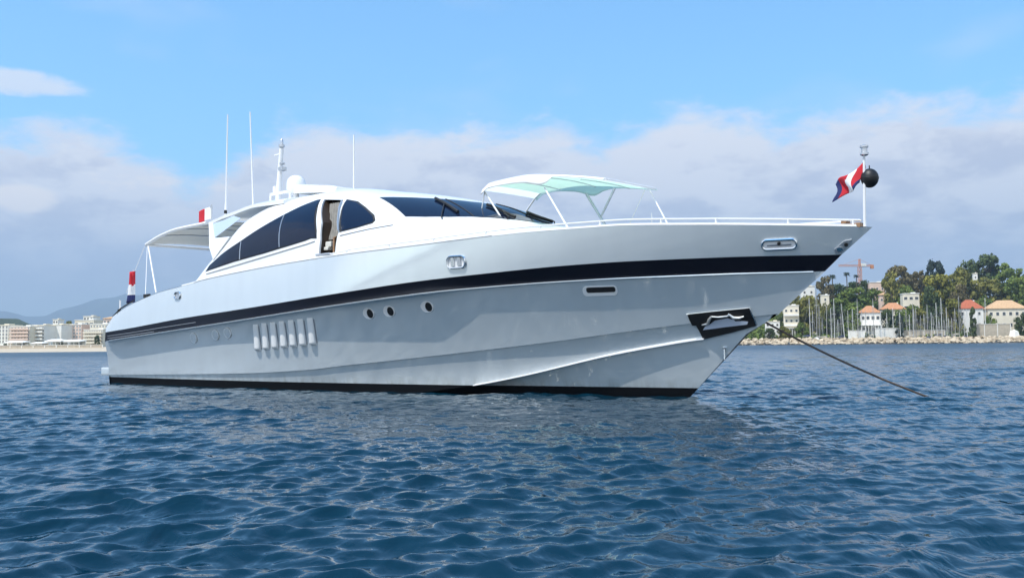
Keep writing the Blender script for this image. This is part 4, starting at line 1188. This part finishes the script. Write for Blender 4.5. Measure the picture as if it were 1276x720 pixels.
def house_(name, label, cat, px0, px1, eave, base, D, depth, wall, roof, rh=0, rows=1, cols=3, rz=0.0, win=(.9, 1.2), hip=True, group='houses on the headland', balcony=False, porch=False, pane=None, over=.5, ground_z=None):
    w = (px1 - px0) * K * D; x = wx_((px0 + px1) / 2, D)
    z0 = wz_((px0 + px1) / 2, base, D) if ground_z is None else ground_z
    z1 = wz_((px0 + px1) / 2, eave, D); h = z1 - z0
    w = w / (abs(math.cos(rz)) + .25 * abs(math.sin(rz)))
    t = empty(name, (x, D + depth / 2, z0), rz); tag(t, label, cat, group)
    MB().box((0, 0, h / 2 - 1.5), (w, depth, h + 3)).build('wall', WALLS[wall], t)
    if roof == 'flat':
        MB().box((0, 0, h + .18), (w + .4, depth + .4, .35)).box((w * .2, 0, h + .6), (w * .25, depth * .4, .6)).build('roof', WALLS['white'] if wall != 'white' else WALLS['cream'], t)
    else:
        a, b = w / 2 + over, depth / 2 + over; e = min(a * .8, b) if hip else 0
        v = [(-a, -b, h), (a, -b, h), (a, b, h), (-a, b, h), (-a + e, 0, h + rh), (a - e, 0, h + rh), (-a, -b, h - .2), (a, -b, h - .2), (a, b, h - .2), (-a, b, h - .2)]
        rf = MB().add(v, [(0, 1, 5, 4), (1, 2, 5), (2, 3, 4, 5), (3, 0, 4), (0, 6, 7, 1), (1, 7, 8, 2), (2, 8, 9, 3), (3, 9, 6, 0), (9, 8, 7, 6)]).build('roof', ROOFS[roof], t)
        MB().box((w * .22, depth * .1, h + rh * .8), (.7, .7, 1.5)).build('chimney', WALLS['white'], rf)
    fh = h / rows
    for r_ in range(rows):
        zc = fh * (r_ + .52)
        for c in range(cols):
            xc = -w / 2 + w * (c + .5) / cols
            fr = MB().box((xc, -depth / 2 - .02, zc), (win[0] + .24, .10, win[1] + .24)).build('window', WALLS['white' if wall != 'white' else 'stone'], t)
            MB().box((xc, -depth / 2 - .06, zc), (win[0], .08, win[1])).build('pane', pane or WIN, fr)
        if balcony:
            MB().box((0, -depth / 2 - .7, fh * r_ + .1), (w * .96, 1.4, .18)).box((0, -depth / 2 - 1.36, fh * r_ + .55), (w * .96, .08, .8)).build('balcony', WALLS[balcony], t)
    if porch:
        b = MB().box((0, -depth / 2 - 1.8, porch - .1), (w * 1.0, 3.6, .3))
        for c in range(7): b.box((-w / 2 + w * (c + .02) / 6.04 + .1, -depth / 2 - 3.3, porch / 2 - .2), (.3, .3, porch))
        b.build('porch', WALLS['white'], t)
    return t

H = house_
H('villa', 'white terraced villa behind the bow with dark upper windows and columns', 'house', 979, 998, 381, 419, 500, 10, 'cream', 'flat', rows=3, cols=3, rz=-.22, win=(1.0, 1.1), porch=4.2, balcony='white')
H('house', 'plain white house on the skyline nearest the bow', 'house', 1001, 1018, 357, 372, 600, 10, 'white', 'flat', rows=1, cols=2, rz=-.22)
H('house', 'small white cube house below the brownish skyline tree', 'house', 1025, 1035, 368, 379, 550, 6, 'cream', 'flat', rows=1, cols=1, rz=-.22)
H('villa', 'white topped pink house on the crest right of the crane', 'house', 1087, 1106, 352, 368, 600, 12, 'pink', 'flat', rows=1, cols=3, rz=-.22)
H('villa', 'terracotta-roofed villa with two white columned terraces behind the masts', 'house', 1075, 1099, 389, 418, 495, 10, 'white', 'terracotta', rh=3.4, rows=2, cols=4, rz=-.22, win=(1.2, 1.5), porch=5.2)
H('house', 'small pinkish house half hidden by trees below the pink and white house', 'house', 1098, 1117, 367, 380, 560, 8, 'pink', 'tan', rh=1.6, rows=1, cols=3, rz=-.22)
H('house', 'low house with the long terracotta roof behind the masts', 'house', 1101, 1130, 385, 400, 515, 8, 'cream', 'terracotta', rh=3.4, rows=1, cols=4, rz=-.22)
H('house', 'flat-roofed modern house with a white roof slab among dark trees', 'house', 1128, 1148, 366, 389, 535, 9, 'cream', 'flat', rows=2, cols=3, rz=-.22, win=(1.6, 1.4))
H('house', 'white house with a red tiled roof left of the big cream house', 'house', 1197, 1227, 384, 412, 500, 9, 'white', 'red', rh=4.4, rows=2, cols=3, rz=-.22, win=(1.0, 1.3))
H('villa', 'big cream house with a tan hip roof and a window row, at the right', 'house', 1235, 1281, 384, 412, 498, 11, 'cream', 'tan', rh=4.2, rows=2, cols=6, rz=-.22, win=(1.3, 1.6))
H('tower', 'slim white tower house rising between the crest trees', 'tower', 1215, 1220, 341, 360, 600, 3, 'white', 'flat', rows=2, cols=1, rz=-.22, win=(.6, .9))
H('house', 'small white house at the tip of the point beside the bow', 'house', 955, 973, 401, 417, 490, 7, 'white', 'flat', rows=2, cols=3, rz=-.22, win=(.8, .9))

def wall_(label, px0, px1, top, base, D, mat, rz=0.0, name='garden_wall', cat='wall', th=.5):
    w = (px1 - px0) * K * D; z0, z1 = wz_(px0, base, D), wz_(px0, top, D)
    t = empty(name, (wx_((px0 + px1) / 2, D), D, z0), rz); tag(t, label, cat, 'walls along the harbour')
    b = MB().box((0, 0, (z1 - z0) / 2 - 1), (w, th, z1 - z0 + 2))
    b.build('wall', WALLS[mat], t)
    n = max(2, int(w / 5)); p = MB()
    for i in range(n + 1): p.box((-w / 2 + w * i / n, -th / 2, (z1 - z0) / 2), (.35, .12, z1 - z0))
    p.box((0, -.02, z1 - z0 + .08), (w + .2, th + .25, .16)).build('coping', WALLS['white'], t)
wall_('tall pale retaining wall under the cream hip-roofed house', 1209, 1258, 404, 419, 487, 'stone')
wall_('low white wall right of the terracotta-roofed villa', 1090, 1118, 409, 419, 488, 'white')
wall_('long low pale wall behind the boats below the flat-roofed house', 1124, 1176, 412, 419, 489, 'stone')
wall_('white garden wall of the terracotta-roofed villa', 1056, 1076, 412, 419, 486, 'white')
mon = empty('monument', (wx_(1262.5, 482), 482, 1.8), .4); tag(mon, 'white tapering stone monument on the breakwater by the cream house', 'monument')
MB().add([(-2.0, -2.0, -.5), (2.0, -2.0, -.5), (2.0, 2.0, -.5), (-2.0, 2.0, -.5), (-1.3, -1.3, 3.6), (1.3, -1.3, 3.6), (1.3, 1.3, 3.6), (-1.3, 1.3, 3.6), (0, 0, 4.5)],
         [(0, 1, 5, 4), (1, 2, 6, 5), (2, 3, 7, 6), (3, 0, 4, 7), (4, 5, 8), (5, 6, 8), (6, 7, 8), (7, 4, 8)]).build('pillar', WALLS['white'], mon, bevel=.06)
MB().box((0, 0, -.1), (5.2, 5.2, .8)).build('plinth', WALLS['stone'], mon, bevel=.05)

# construction crane
cr = empty('tower_crane', (wx_(1072.5, 680), 680, float(ground_right(wx_(1072.5, 680), 680))), R(10)); tag(cr, 'orange construction crane standing above the trees on the skyline', 'crane')
m_or = pbr('orange_crane_paint', (.62, .26, .13), rough=.6, var=.1)
zt = wz_(1072.5, 332, 680) - cr.location.z
def lattice(p0, p1, w, n, r):
    p0, p1 = Vector(p0), Vector(p1); d = (p1 - p0).normalized()
    a = Vector((0, 1, 0)); b_ = d.cross(a).normalized()
    B = MB(); cs = [(a * s1 + b_ * s2) * w / 2 for s1, s2 in ((1, 1), (1, -1), (-1, -1), (-1, 1))]
    for c in cs: B.tube([p0 + c, p1 + c], r, 5)
    for i in range(n):
        q0, q1 = p0.lerp(p1, i / n), p0.lerp(p1, (i + 1) / n)
        for k in range(4): B.tube([q0 + cs[k], q1 + cs[(k + 1) % 4]], r * .7, 4); B.tube([q0 + cs[k], q0 + cs[(k + 1) % 4]], r * .7, 4)
    return B
lattice((0, 0, -2), (0, 0, zt), 1.9, 9, .17).build('tower', m_or, cr)
lattice((1.2, 0, zt + .6), (-15.5, 0, zt + .6), 1.1, 12, .10).build('jib', m_or, cr)
lattice((1.2, 0, zt + .6), (10.2, 0, zt + .6), 1.2, 7, .12).build('counter_jib', m_or, cr)
MB().box((9.2, 0, zt - .1), (2.0, 1.5, 2.6)).build('counterweight', m_or, cr, bevel=.05)
MB().box((2.6, -.6, zt + 1.1), (3.4, 1.4, 1.9)).build('cab', WALLS['white'], cr, bevel=.08)
lattice((0, 0, zt), (0, 0, zt + 5.2), 1.0, 4, .12).build('apex', m_or, cr)
MB().tube([(0, 0, zt + 5.1), (-12, 0, zt + 1.1)], .07, 4).tube([(0, 0, zt + 5.1), (9, 0, zt + 1.1)], .07, 4).build('tie_bar', m_or, cr)

# ------------------------------------------------------------------ boulder breakwater (nobody could count the stones)
def boulders(name, label, x0, x1, y0, y1, n, z0, z1, seed, size, mat):
    rng = np.random.default_rng(seed)
    bm_ = bmesh.new(); bmesh.ops.create_icosphere(bm_, subdivisions=1, radius=1); base = np.array([v.co[:] for v in bm_.verts]); fc = [tuple(v.index for v in f_.verts) for f_ in bm_.faces]; bm_.free()
    v, f, tone = [], [], []
    for i in range(n):
        s = rng.uniform(*size); q = base * (1 + rng.normal(0, .16, (len(base), 1))) * np.array([s * rng.uniform(.8, 1.5), s * rng.uniform(.7, 1.2), s * rng.uniform(.5, .85)])
        a = rng.uniform(0, 6.28); q = q @ np.array([[math.cos(a), math.sin(a), 0], [-math.sin(a), math.cos(a), 0], [0, 0, 1]])
        u = rng.uniform(0, 1); p = np.array([rng.uniform(x0, x1), y0 + (y1 - y0) * u, z0 + (z1 - z0) * min(1, u * 1.15) + rng.normal(0, .12)])
        b = len(v); v += [tuple(c) for c in q + p]; f += [tuple(b + k for k in t_) for t_ in fc]; tone += [rng.uniform(0, 1)] * len(base)
    o = mesh(name, v, f, mat); at = o.data.attributes.new('tone', 'FLOAT', 'POINT'); at.data.foreach_set('value', tone)
    tag(o, label, 'rocks', None, 'stuff'); return o
m_rock = leaf_material('pale_boulder', (.34, .26, .17), (.62, .52, .38)); m_rock.node_tree.nodes['Principled BSDF'].inputs['Roughness'].default_value = .95
boulders('breakwater_rocks', 'long breakwater of pale tan boulders along the right shore', 101, 300, 468, 482, 1500, -.2, 2.5, 5, (.6, 1.35), m_rock)
m_wet = leaf_material('wet_boulder', (.05, .045, .035), (.13, .11, .08))
boulders('tide_rocks', 'dark wet rocks at the waterline below the pale breakwater', 103, 300, 466.5, 469, 420, -.35, .25, 6, (.5, 1.0), m_wet)

# ------------------------------------------------------------------ moored sailing boats behind the breakwater
m_mast = pbr('pale_mast', (.66, .66, .64), rough=.4); m_maststeel = pbr('grey_mast', (.38, .37, .35), rough=.5)
m_sail = [pbr('navy_sail_cover', (.02, .03, .09), rough=.8), pbr('cream_sail_cover', (.5, .45, .36), rough=.8)]
def sailboat_proto(kind):
    t = empty('sailboat')
    v, f = [], []
    for j, (zz, s) in enumerate(((-.3, .55), (.35, .92), (1.0, 1.0))):
        for i in range(13):
            u = i / 12; b = 1.5 * s * math.sin(math.pi * min(.5 + .0, .30 + u * .2)) * (1 - u ** 2.6) ; v += [(-4.6 + 9.6 * u, b, zz + .22 * u * j / 2), (-4.6 + 9.6 * u, -b, zz + .22 * u * j / 2)]
    n = 26
    for j in range(2):
        for i in range(12):
            a = j * n + 2 * i; f += [(a, a + 2, a + 2 + n, a + n), (a + 1, a + n + 1, a + n + 3, a + 3)]
        f.append((j * n, j * n + n, j * n + n + 1, j * n + 1))
    a = 2 * n
    for i in range(12): f.append((a + 2 * i, a + 2 * i + 2, a + 2 * i + 3, a + 2 * i + 1))
    h = MB().add(v, f).build('hull', WALLS['white'], t)
    MB().add([(-2.6, -.9, 1.0), (2.4, -.7, 1.05), (2.4, .7, 1.05), (-2.6, .9, 1.0), (-2.4, -.7, 1.7), (1.4, -.5, 1.6), (1.4, .5, 1.6), (-2.4, .7, 1.7)],
             [(0, 1, 5, 4), (1, 2, 6, 5), (2, 3, 7, 6), (3, 0, 4, 7), (4, 5, 6, 7)]).build('cabin', WALLS['white'], t)
    ms = MB().tube([(.6, 0, 1.2), (.6, 0, 17.0)], [.21, .15], 6).build('mast', m_mast if kind % 2 == 0 else m_maststeel, t)
    MB().tube([(.6, -1.0, 11.0), (.6, 1.0, 11.0)], .07, 4).build('spreader', m_mast, ms)
    bo = MB().tube([(.5, 0, 2.6), (-3.9, 0, 2.5)], .10, 5).build('boom', m_mast, t)
    MB().tube([(.3, 0, 2.85), (-1.5, 0, 2.8), (-3.7, 0, 2.66)], [.30, .26, .14], 6).build('sail_cover', m_sail[kind % 2], bo)
    MB().tube([(5.0, 0, 1.25), (.62, 0, 16.6)], .035, 4).tube([(-4.5, 0, 1.0), (.58, 0, 17.0)], .03, 4).tube([(.6, 1.4, 1.0), (.6, 1.0, 11.0), (.6, 0, 16.5)], .03, 4).tube([(.6, -1.4, 1.0), (.6, -1.0, 11.0), (.6, 0, 16.5)], .03, 4).build('rigging', m_maststeel, t)
    return t
MASTS = [ # px, top, description of the single boat
 (1007.6, 370, 'sailboat whose white mast stands right of the terraced villa, nearest the bow'), (1016.6, 354, 'sailboat with the tall mast in front of the olive bushy tree'), (1020, 378, 'sailboat with a short thin mast just right of the tall olive-tree mast'),
 (1028, 380, 'sailboat whose mast is right below the small white cube house'), (1034.7, 383, 'sailboat with a short grey mast right of the cube house'), (1038.8, 371, 'sailboat with a white mast under the brownish skyline tree'),
 (1050.4, 377, 'sailboat with the mast leaning left under the umbrella pine'), (1061.4, 384, 'sailboat with the shorter mast under the middle of the umbrella pine'), (1068, 371, 'sailboat whose mast crosses the right edge of the umbrella pine'),
 (1072.6, 386, 'sailboat at the left corner of the terracotta-roofed villa'), (1086.7, 371, 'sailboat with a tall white mast in the middle of the terracotta-roofed villa'), (1097, 386, 'sailboat with its mast at the right end of the terracotta-roofed villa'),
 (1111, 383, 'sailboat with a white mast before the long terracotta roof'), (1120, 388, 'sailboat with its mast rising behind the slim grey-green shrub'), (1132.4, 391, 'sailboat with the lowest mast below the flat-roofed house'),
 (1135.5, 377, 'sailboat whose thin grey mast crosses the left of the flat-roofed house'), (1140, 382, 'sailboat with a white mast under the middle of the flat-roofed house'), (1154.6, 378, 'sailboat with a grey mast in front of the very dark tree'),
 (1158.5, 388, 'sailboat with a short mast right beside the very dark tree'), (1165.8, 376, 'sailboat with a white mast right of the very dark tree'), (1172, 370, 'sailboat with the tallest white mast below the big yellow-green tree'),
 (1178, 382, 'sailboat with the mast just right of the tallest one below the yellow-green tree'), (1184, 395, 'sailboat with a stubby mast before the bright green bush'), (1188.6, 383, 'sailboat whose mast crosses the bright green bush'),
 (1193, 368, 'sailboat with a tall grey mast at the left corner of the red-roofed house'), (1203.4, 384, 'sailboat with a pale mast across the white wall of the red-roofed house'), (1212.7, 395, 'sailboat with a short mast before the dark window tree of the red-roofed house'),
 (1225.7, 370, 'sailboat with the tall bright white mast between the red-roofed and cream houses')]
protos = None
rng = random.Random(21)
for i, (px, top, lab) in enumerate(MASTS):
    D = 484 + (i * 7) % 5
    if i < 2: b = sailboat_proto(i); (protos := [b] if i == 0 else protos + [b])
    else: b = copy_tree(protos[1 if (i * 5) % 7 in (1, 3, 5) else 0])
    tall = wz_(px, top, D) - 1.2
    b.location = (wx_(px, D), D, .75); s = min(1.0, tall / 17.0)
    b.scale = (.8, .8, tall / 17.0); b.rotation_euler = (0, R(-4) if px == 1050.4 else R(rng.uniform(-.8, .8)), rng.uniform(-1.9, -1.2) if i % 3 else rng.uniform(-.6, .2))
    tag(b, lab, 'sailboat', 'sailboats moored behind the breakwater')

rng = random.Random(8)
for i, px in enumerate((1012, 1024, 1043, 1047, 1056, 1078, 1104, 1128, 1137.5, 1146, 1150, 1162, 1169, 1175, 1181, 1196, 1200, 1208, 1218)):
    D = 489.5; top = rng.uniform(383, 397)
    b = copy_tree(protos[i % 2]); b.location = (wx_(px, D), D, .75); b.scale = (.7, .7, (wz_(px, top, D) - 1.2) / 17.0)
    b.rotation_euler = (0, R(rng.uniform(-.9, .9)), rng.uniform(-1.9, -1.2))
    tag(b, 'sailboat in the second row, its thin short mast half lost among the taller masts', 'sailboat', 'second-row sailboats with short masts')

# ------------------------------------------------------------------ the town on the left shore
GL = 'apartment blocks along the left beach'
H('apartment_block', 'white apartment block with vertical bays at the left frame edge', 'building', -14, 13, 405.5, 428, 520, 12, 'white', 'flat', rows=5, cols=6, rz=-.12, win=(.8, 1.2), pane=SHUT, group=GL)
H('apartment_block', 'cream apartment block with orange balcony bands, second from the left', 'building', 13.5, 40, 407, 428, 515, 12, 'cream', 'flat', rows=5, cols=6, rz=-.12, win=(.9, 1.0), pane=SHUT, group=GL, balcony='pink')
H('apartment_block', 'white apartment block with grey balcony strips left of the blank white block', 'building', 41, 57, 405.5, 428, 520, 12, 'white', 'flat', rows=5, cols=4, rz=-.12, win=(1.4, .9), pane=SHUT, group=GL, balcony='white')
H('apartment_block', 'large almost blank white block in the middle of the left shore', 'building', 58, 79, 405, 424, 530, 14, 'white', 'flat', rows=3, cols=1, rz=-.12, win=(.6, .8), pane=SHUT, group=GL)
H('apartment_block', 'pinkish apartment block right of the blank white block', 'building', 80, 104, 404.5, 426, 540, 12, 'pink', 'flat', rows=5, cols=6, rz=-.12, win=(.9, 1.1), pane=SHUT, group=GL)
H('apartment_block', 'cream terraced block with rows of small windows beside the stern of the yacht', 'building', 105, 131, 411, 428, 515, 12, 'cream', 'flat', rows=4, cols=8, rz=-.12, win=(.8, .9), pane=SHUT, group=GL, balcony='cream')
GV = 'villas on the left hill'
H('villa', 'cream hillside villa with dark arched openings above the terraced block', 'house', 93, 119, 399, 411, 575, 10, 'cream', 'flat', rows=1, cols=4, rz=-.12, win=(2.0, 2.4), group=GV)
H('villa', 'white top-storey villa on the summit of the left hill', 'house', 104, 117, 394.5, 400, 590, 8, 'white', 'flat', rows=1, cols=3, rz=-.12, win=(1.0, 1.0), group=GV)
H('house', 'small white house alone on the left part of the hill', 'house', 66, 73, 398.5, 404, 560, 6, 'white', 'flat', rows=1, cols=2, rz=-.12, win=(.7, .8), group=GV)
H('house', 'pink hillside house right behind the yacht stern', 'house', 129, 142, 396.5, 406, 560, 8, 'pink', 'tan', rh=1.0, rows=1, cols=3, rz=-.12, group=GV)
H('apartment_block', 'cream block on the slope between the pinkish block and the hilltop villa', 'building', 112, 136, 404, 414, 540, 9, 'cream', 'flat', rows=2, cols=6, rz=-.12, win=(.8, 1.0), pane=SHUT, group=GL)
GP = 'white pavilions on the promenade'
def pavilion(label, px0, px1, top, base, D):
    w = (px1 - px0) * K * D; z0 = 1.6; h = wz_(px0, top, D) - z0
    t = empty('beach_pavilion', (wx_((px0 + px1) / 2, D), D, z0), -.2); tag(t, label, 'pavilion', GP)
    MB().box((0, 2.5, h * .45), (w * .96, .3, h * .9)).box((0, 0, -.3), (w, 5.5, .7)).build('wall', WALLS['white'], t)
    MB().add([(-w/2 - .3, -3, h * .72), (w/2 + .3, -3, h * .72), (w/2 + .3, 3, h * .86), (-w/2 - .3, 3, h * .86), (-w/2 - .3, -3, h * .80), (w/2 + .3, -3, h * .80), (w/2 * .7, 0, h), (-w/2 * .7, 0, h), (w/2 + .3, 3, h * .9), (-w/2 - .3, 3, h * .9)],
             [(3, 2, 1, 0), (0, 1, 5, 4), (4, 5, 6, 7), (6, 8, 9, 7), (1, 2, 8, 6, 5), (3, 0, 4, 7, 9), (2, 3, 9, 8)]).build('roof', WALLS['white'], t)
    p = MB()
    n = max(3, int(w / 3))
    for i in range(n + 1): p.box((-w/2 + w * i / n, -2.7, h * .36), (.18, .18, h * .74))
    p.build('post', WALLS['white'], t)
    MB().box((w * .12, 2.25, h * .32), (w * .3, .14, h * .5)).build('opening', WIN, t)
pavilion('long white beach pavilion in front of the orange-banded block', 9, 34, 424.5, 432, 478)
pavilion('white beach pavilion below the blank white block', 60, 81, 422.5, 432, 480)
pavilion('white beach pavilion below the pinkish block', 83, 104, 423, 432, 480)
pavilion('small white beach hut below the grey-striped block', 42, 57, 426, 432, 476)
for lab, px, top, w, D, lf, sd in (('dark round bush on the promenade left of the long pavilion', 7, 427, 6, 470, 'dark', 1), ('small olive tree on the promenade right of the long pavilion', 37, 428.5, 4, 470, 'olive', 2), ('small olive tree on the promenade below the white block', 46, 428.5, 4, 470, 'olive', 3),
                                   ('dark bush on the promenade between two white pavilions', 77, 428, 5, 470, 'dark', 5), ('dark bush on the promenade nearest the yacht stern', 116, 428, 5, 470, 'brown', 6)):
    tree('promenade_bush', lab, 'bush', 'bush', lf, px, top, w, D, seed=sd, group='bushes on the left promenade', ground=ground_left)
for lab, px, top, w, D, lf, sd in (('dark tree on the left hill right of the small white house', 76, 398, 12, 570, 'brown', 7), ('olive tree on the left hill left of the arched villa', 86, 399, 12, 575, 'olive', 8), ('dark bush under the left arch of the hillside villa', 100, 402.5, 8, 566, 'dark', 9),
                                   ('dark bush under the right arch of the hillside villa', 112, 402.5, 8, 566, 'dark', 10), ('brownish tree between the hilltop villa and the pink house', 124, 398, 14, 585, 'brown', 11), ('dark tree beside the cream terraced block', 121, 417, 8, 508, 'dark', 12),
                                   ('brown tree behind the small white hill house', 69, 401, 12, 580, 'brown', 13)):
    tree('hillside_tree', lab, 'tree', 'bush', lf, px, top, w, D, seed=sd, group='trees on the left hill', ground=ground_left)
wall_('low pale promenade wall along the left beach', -30, 128, 431, 434, 468, 'stone', name='promenade_wall')

# ------------------------------------------------------------------ the air
hz = MB().box((-2500, 7400, 700), (24000, 15400, 1406)).build('haze')
hz['kind'] = 'stuff'
hm = bpy.data.materials.new('haze_air'); hm.use_nodes = True; nt = hm.node_tree; nt.nodes.clear()
pv = nt.nodes.new('ShaderNodeVolumePrincipled'); pv.inputs['Color'].default_value = (.60, .79, 1.0, 1); pv.inputs['Density'].default_value = HAZE_DENSITY = 1.2e-4; pv.inputs['Anisotropy'].default_value = .1
ou = nt.nodes.new('ShaderNodeOutputMaterial'); nt.links.new(pv.outputs[0], ou.inputs['Volume'])
hz.data.materials.append(hm)
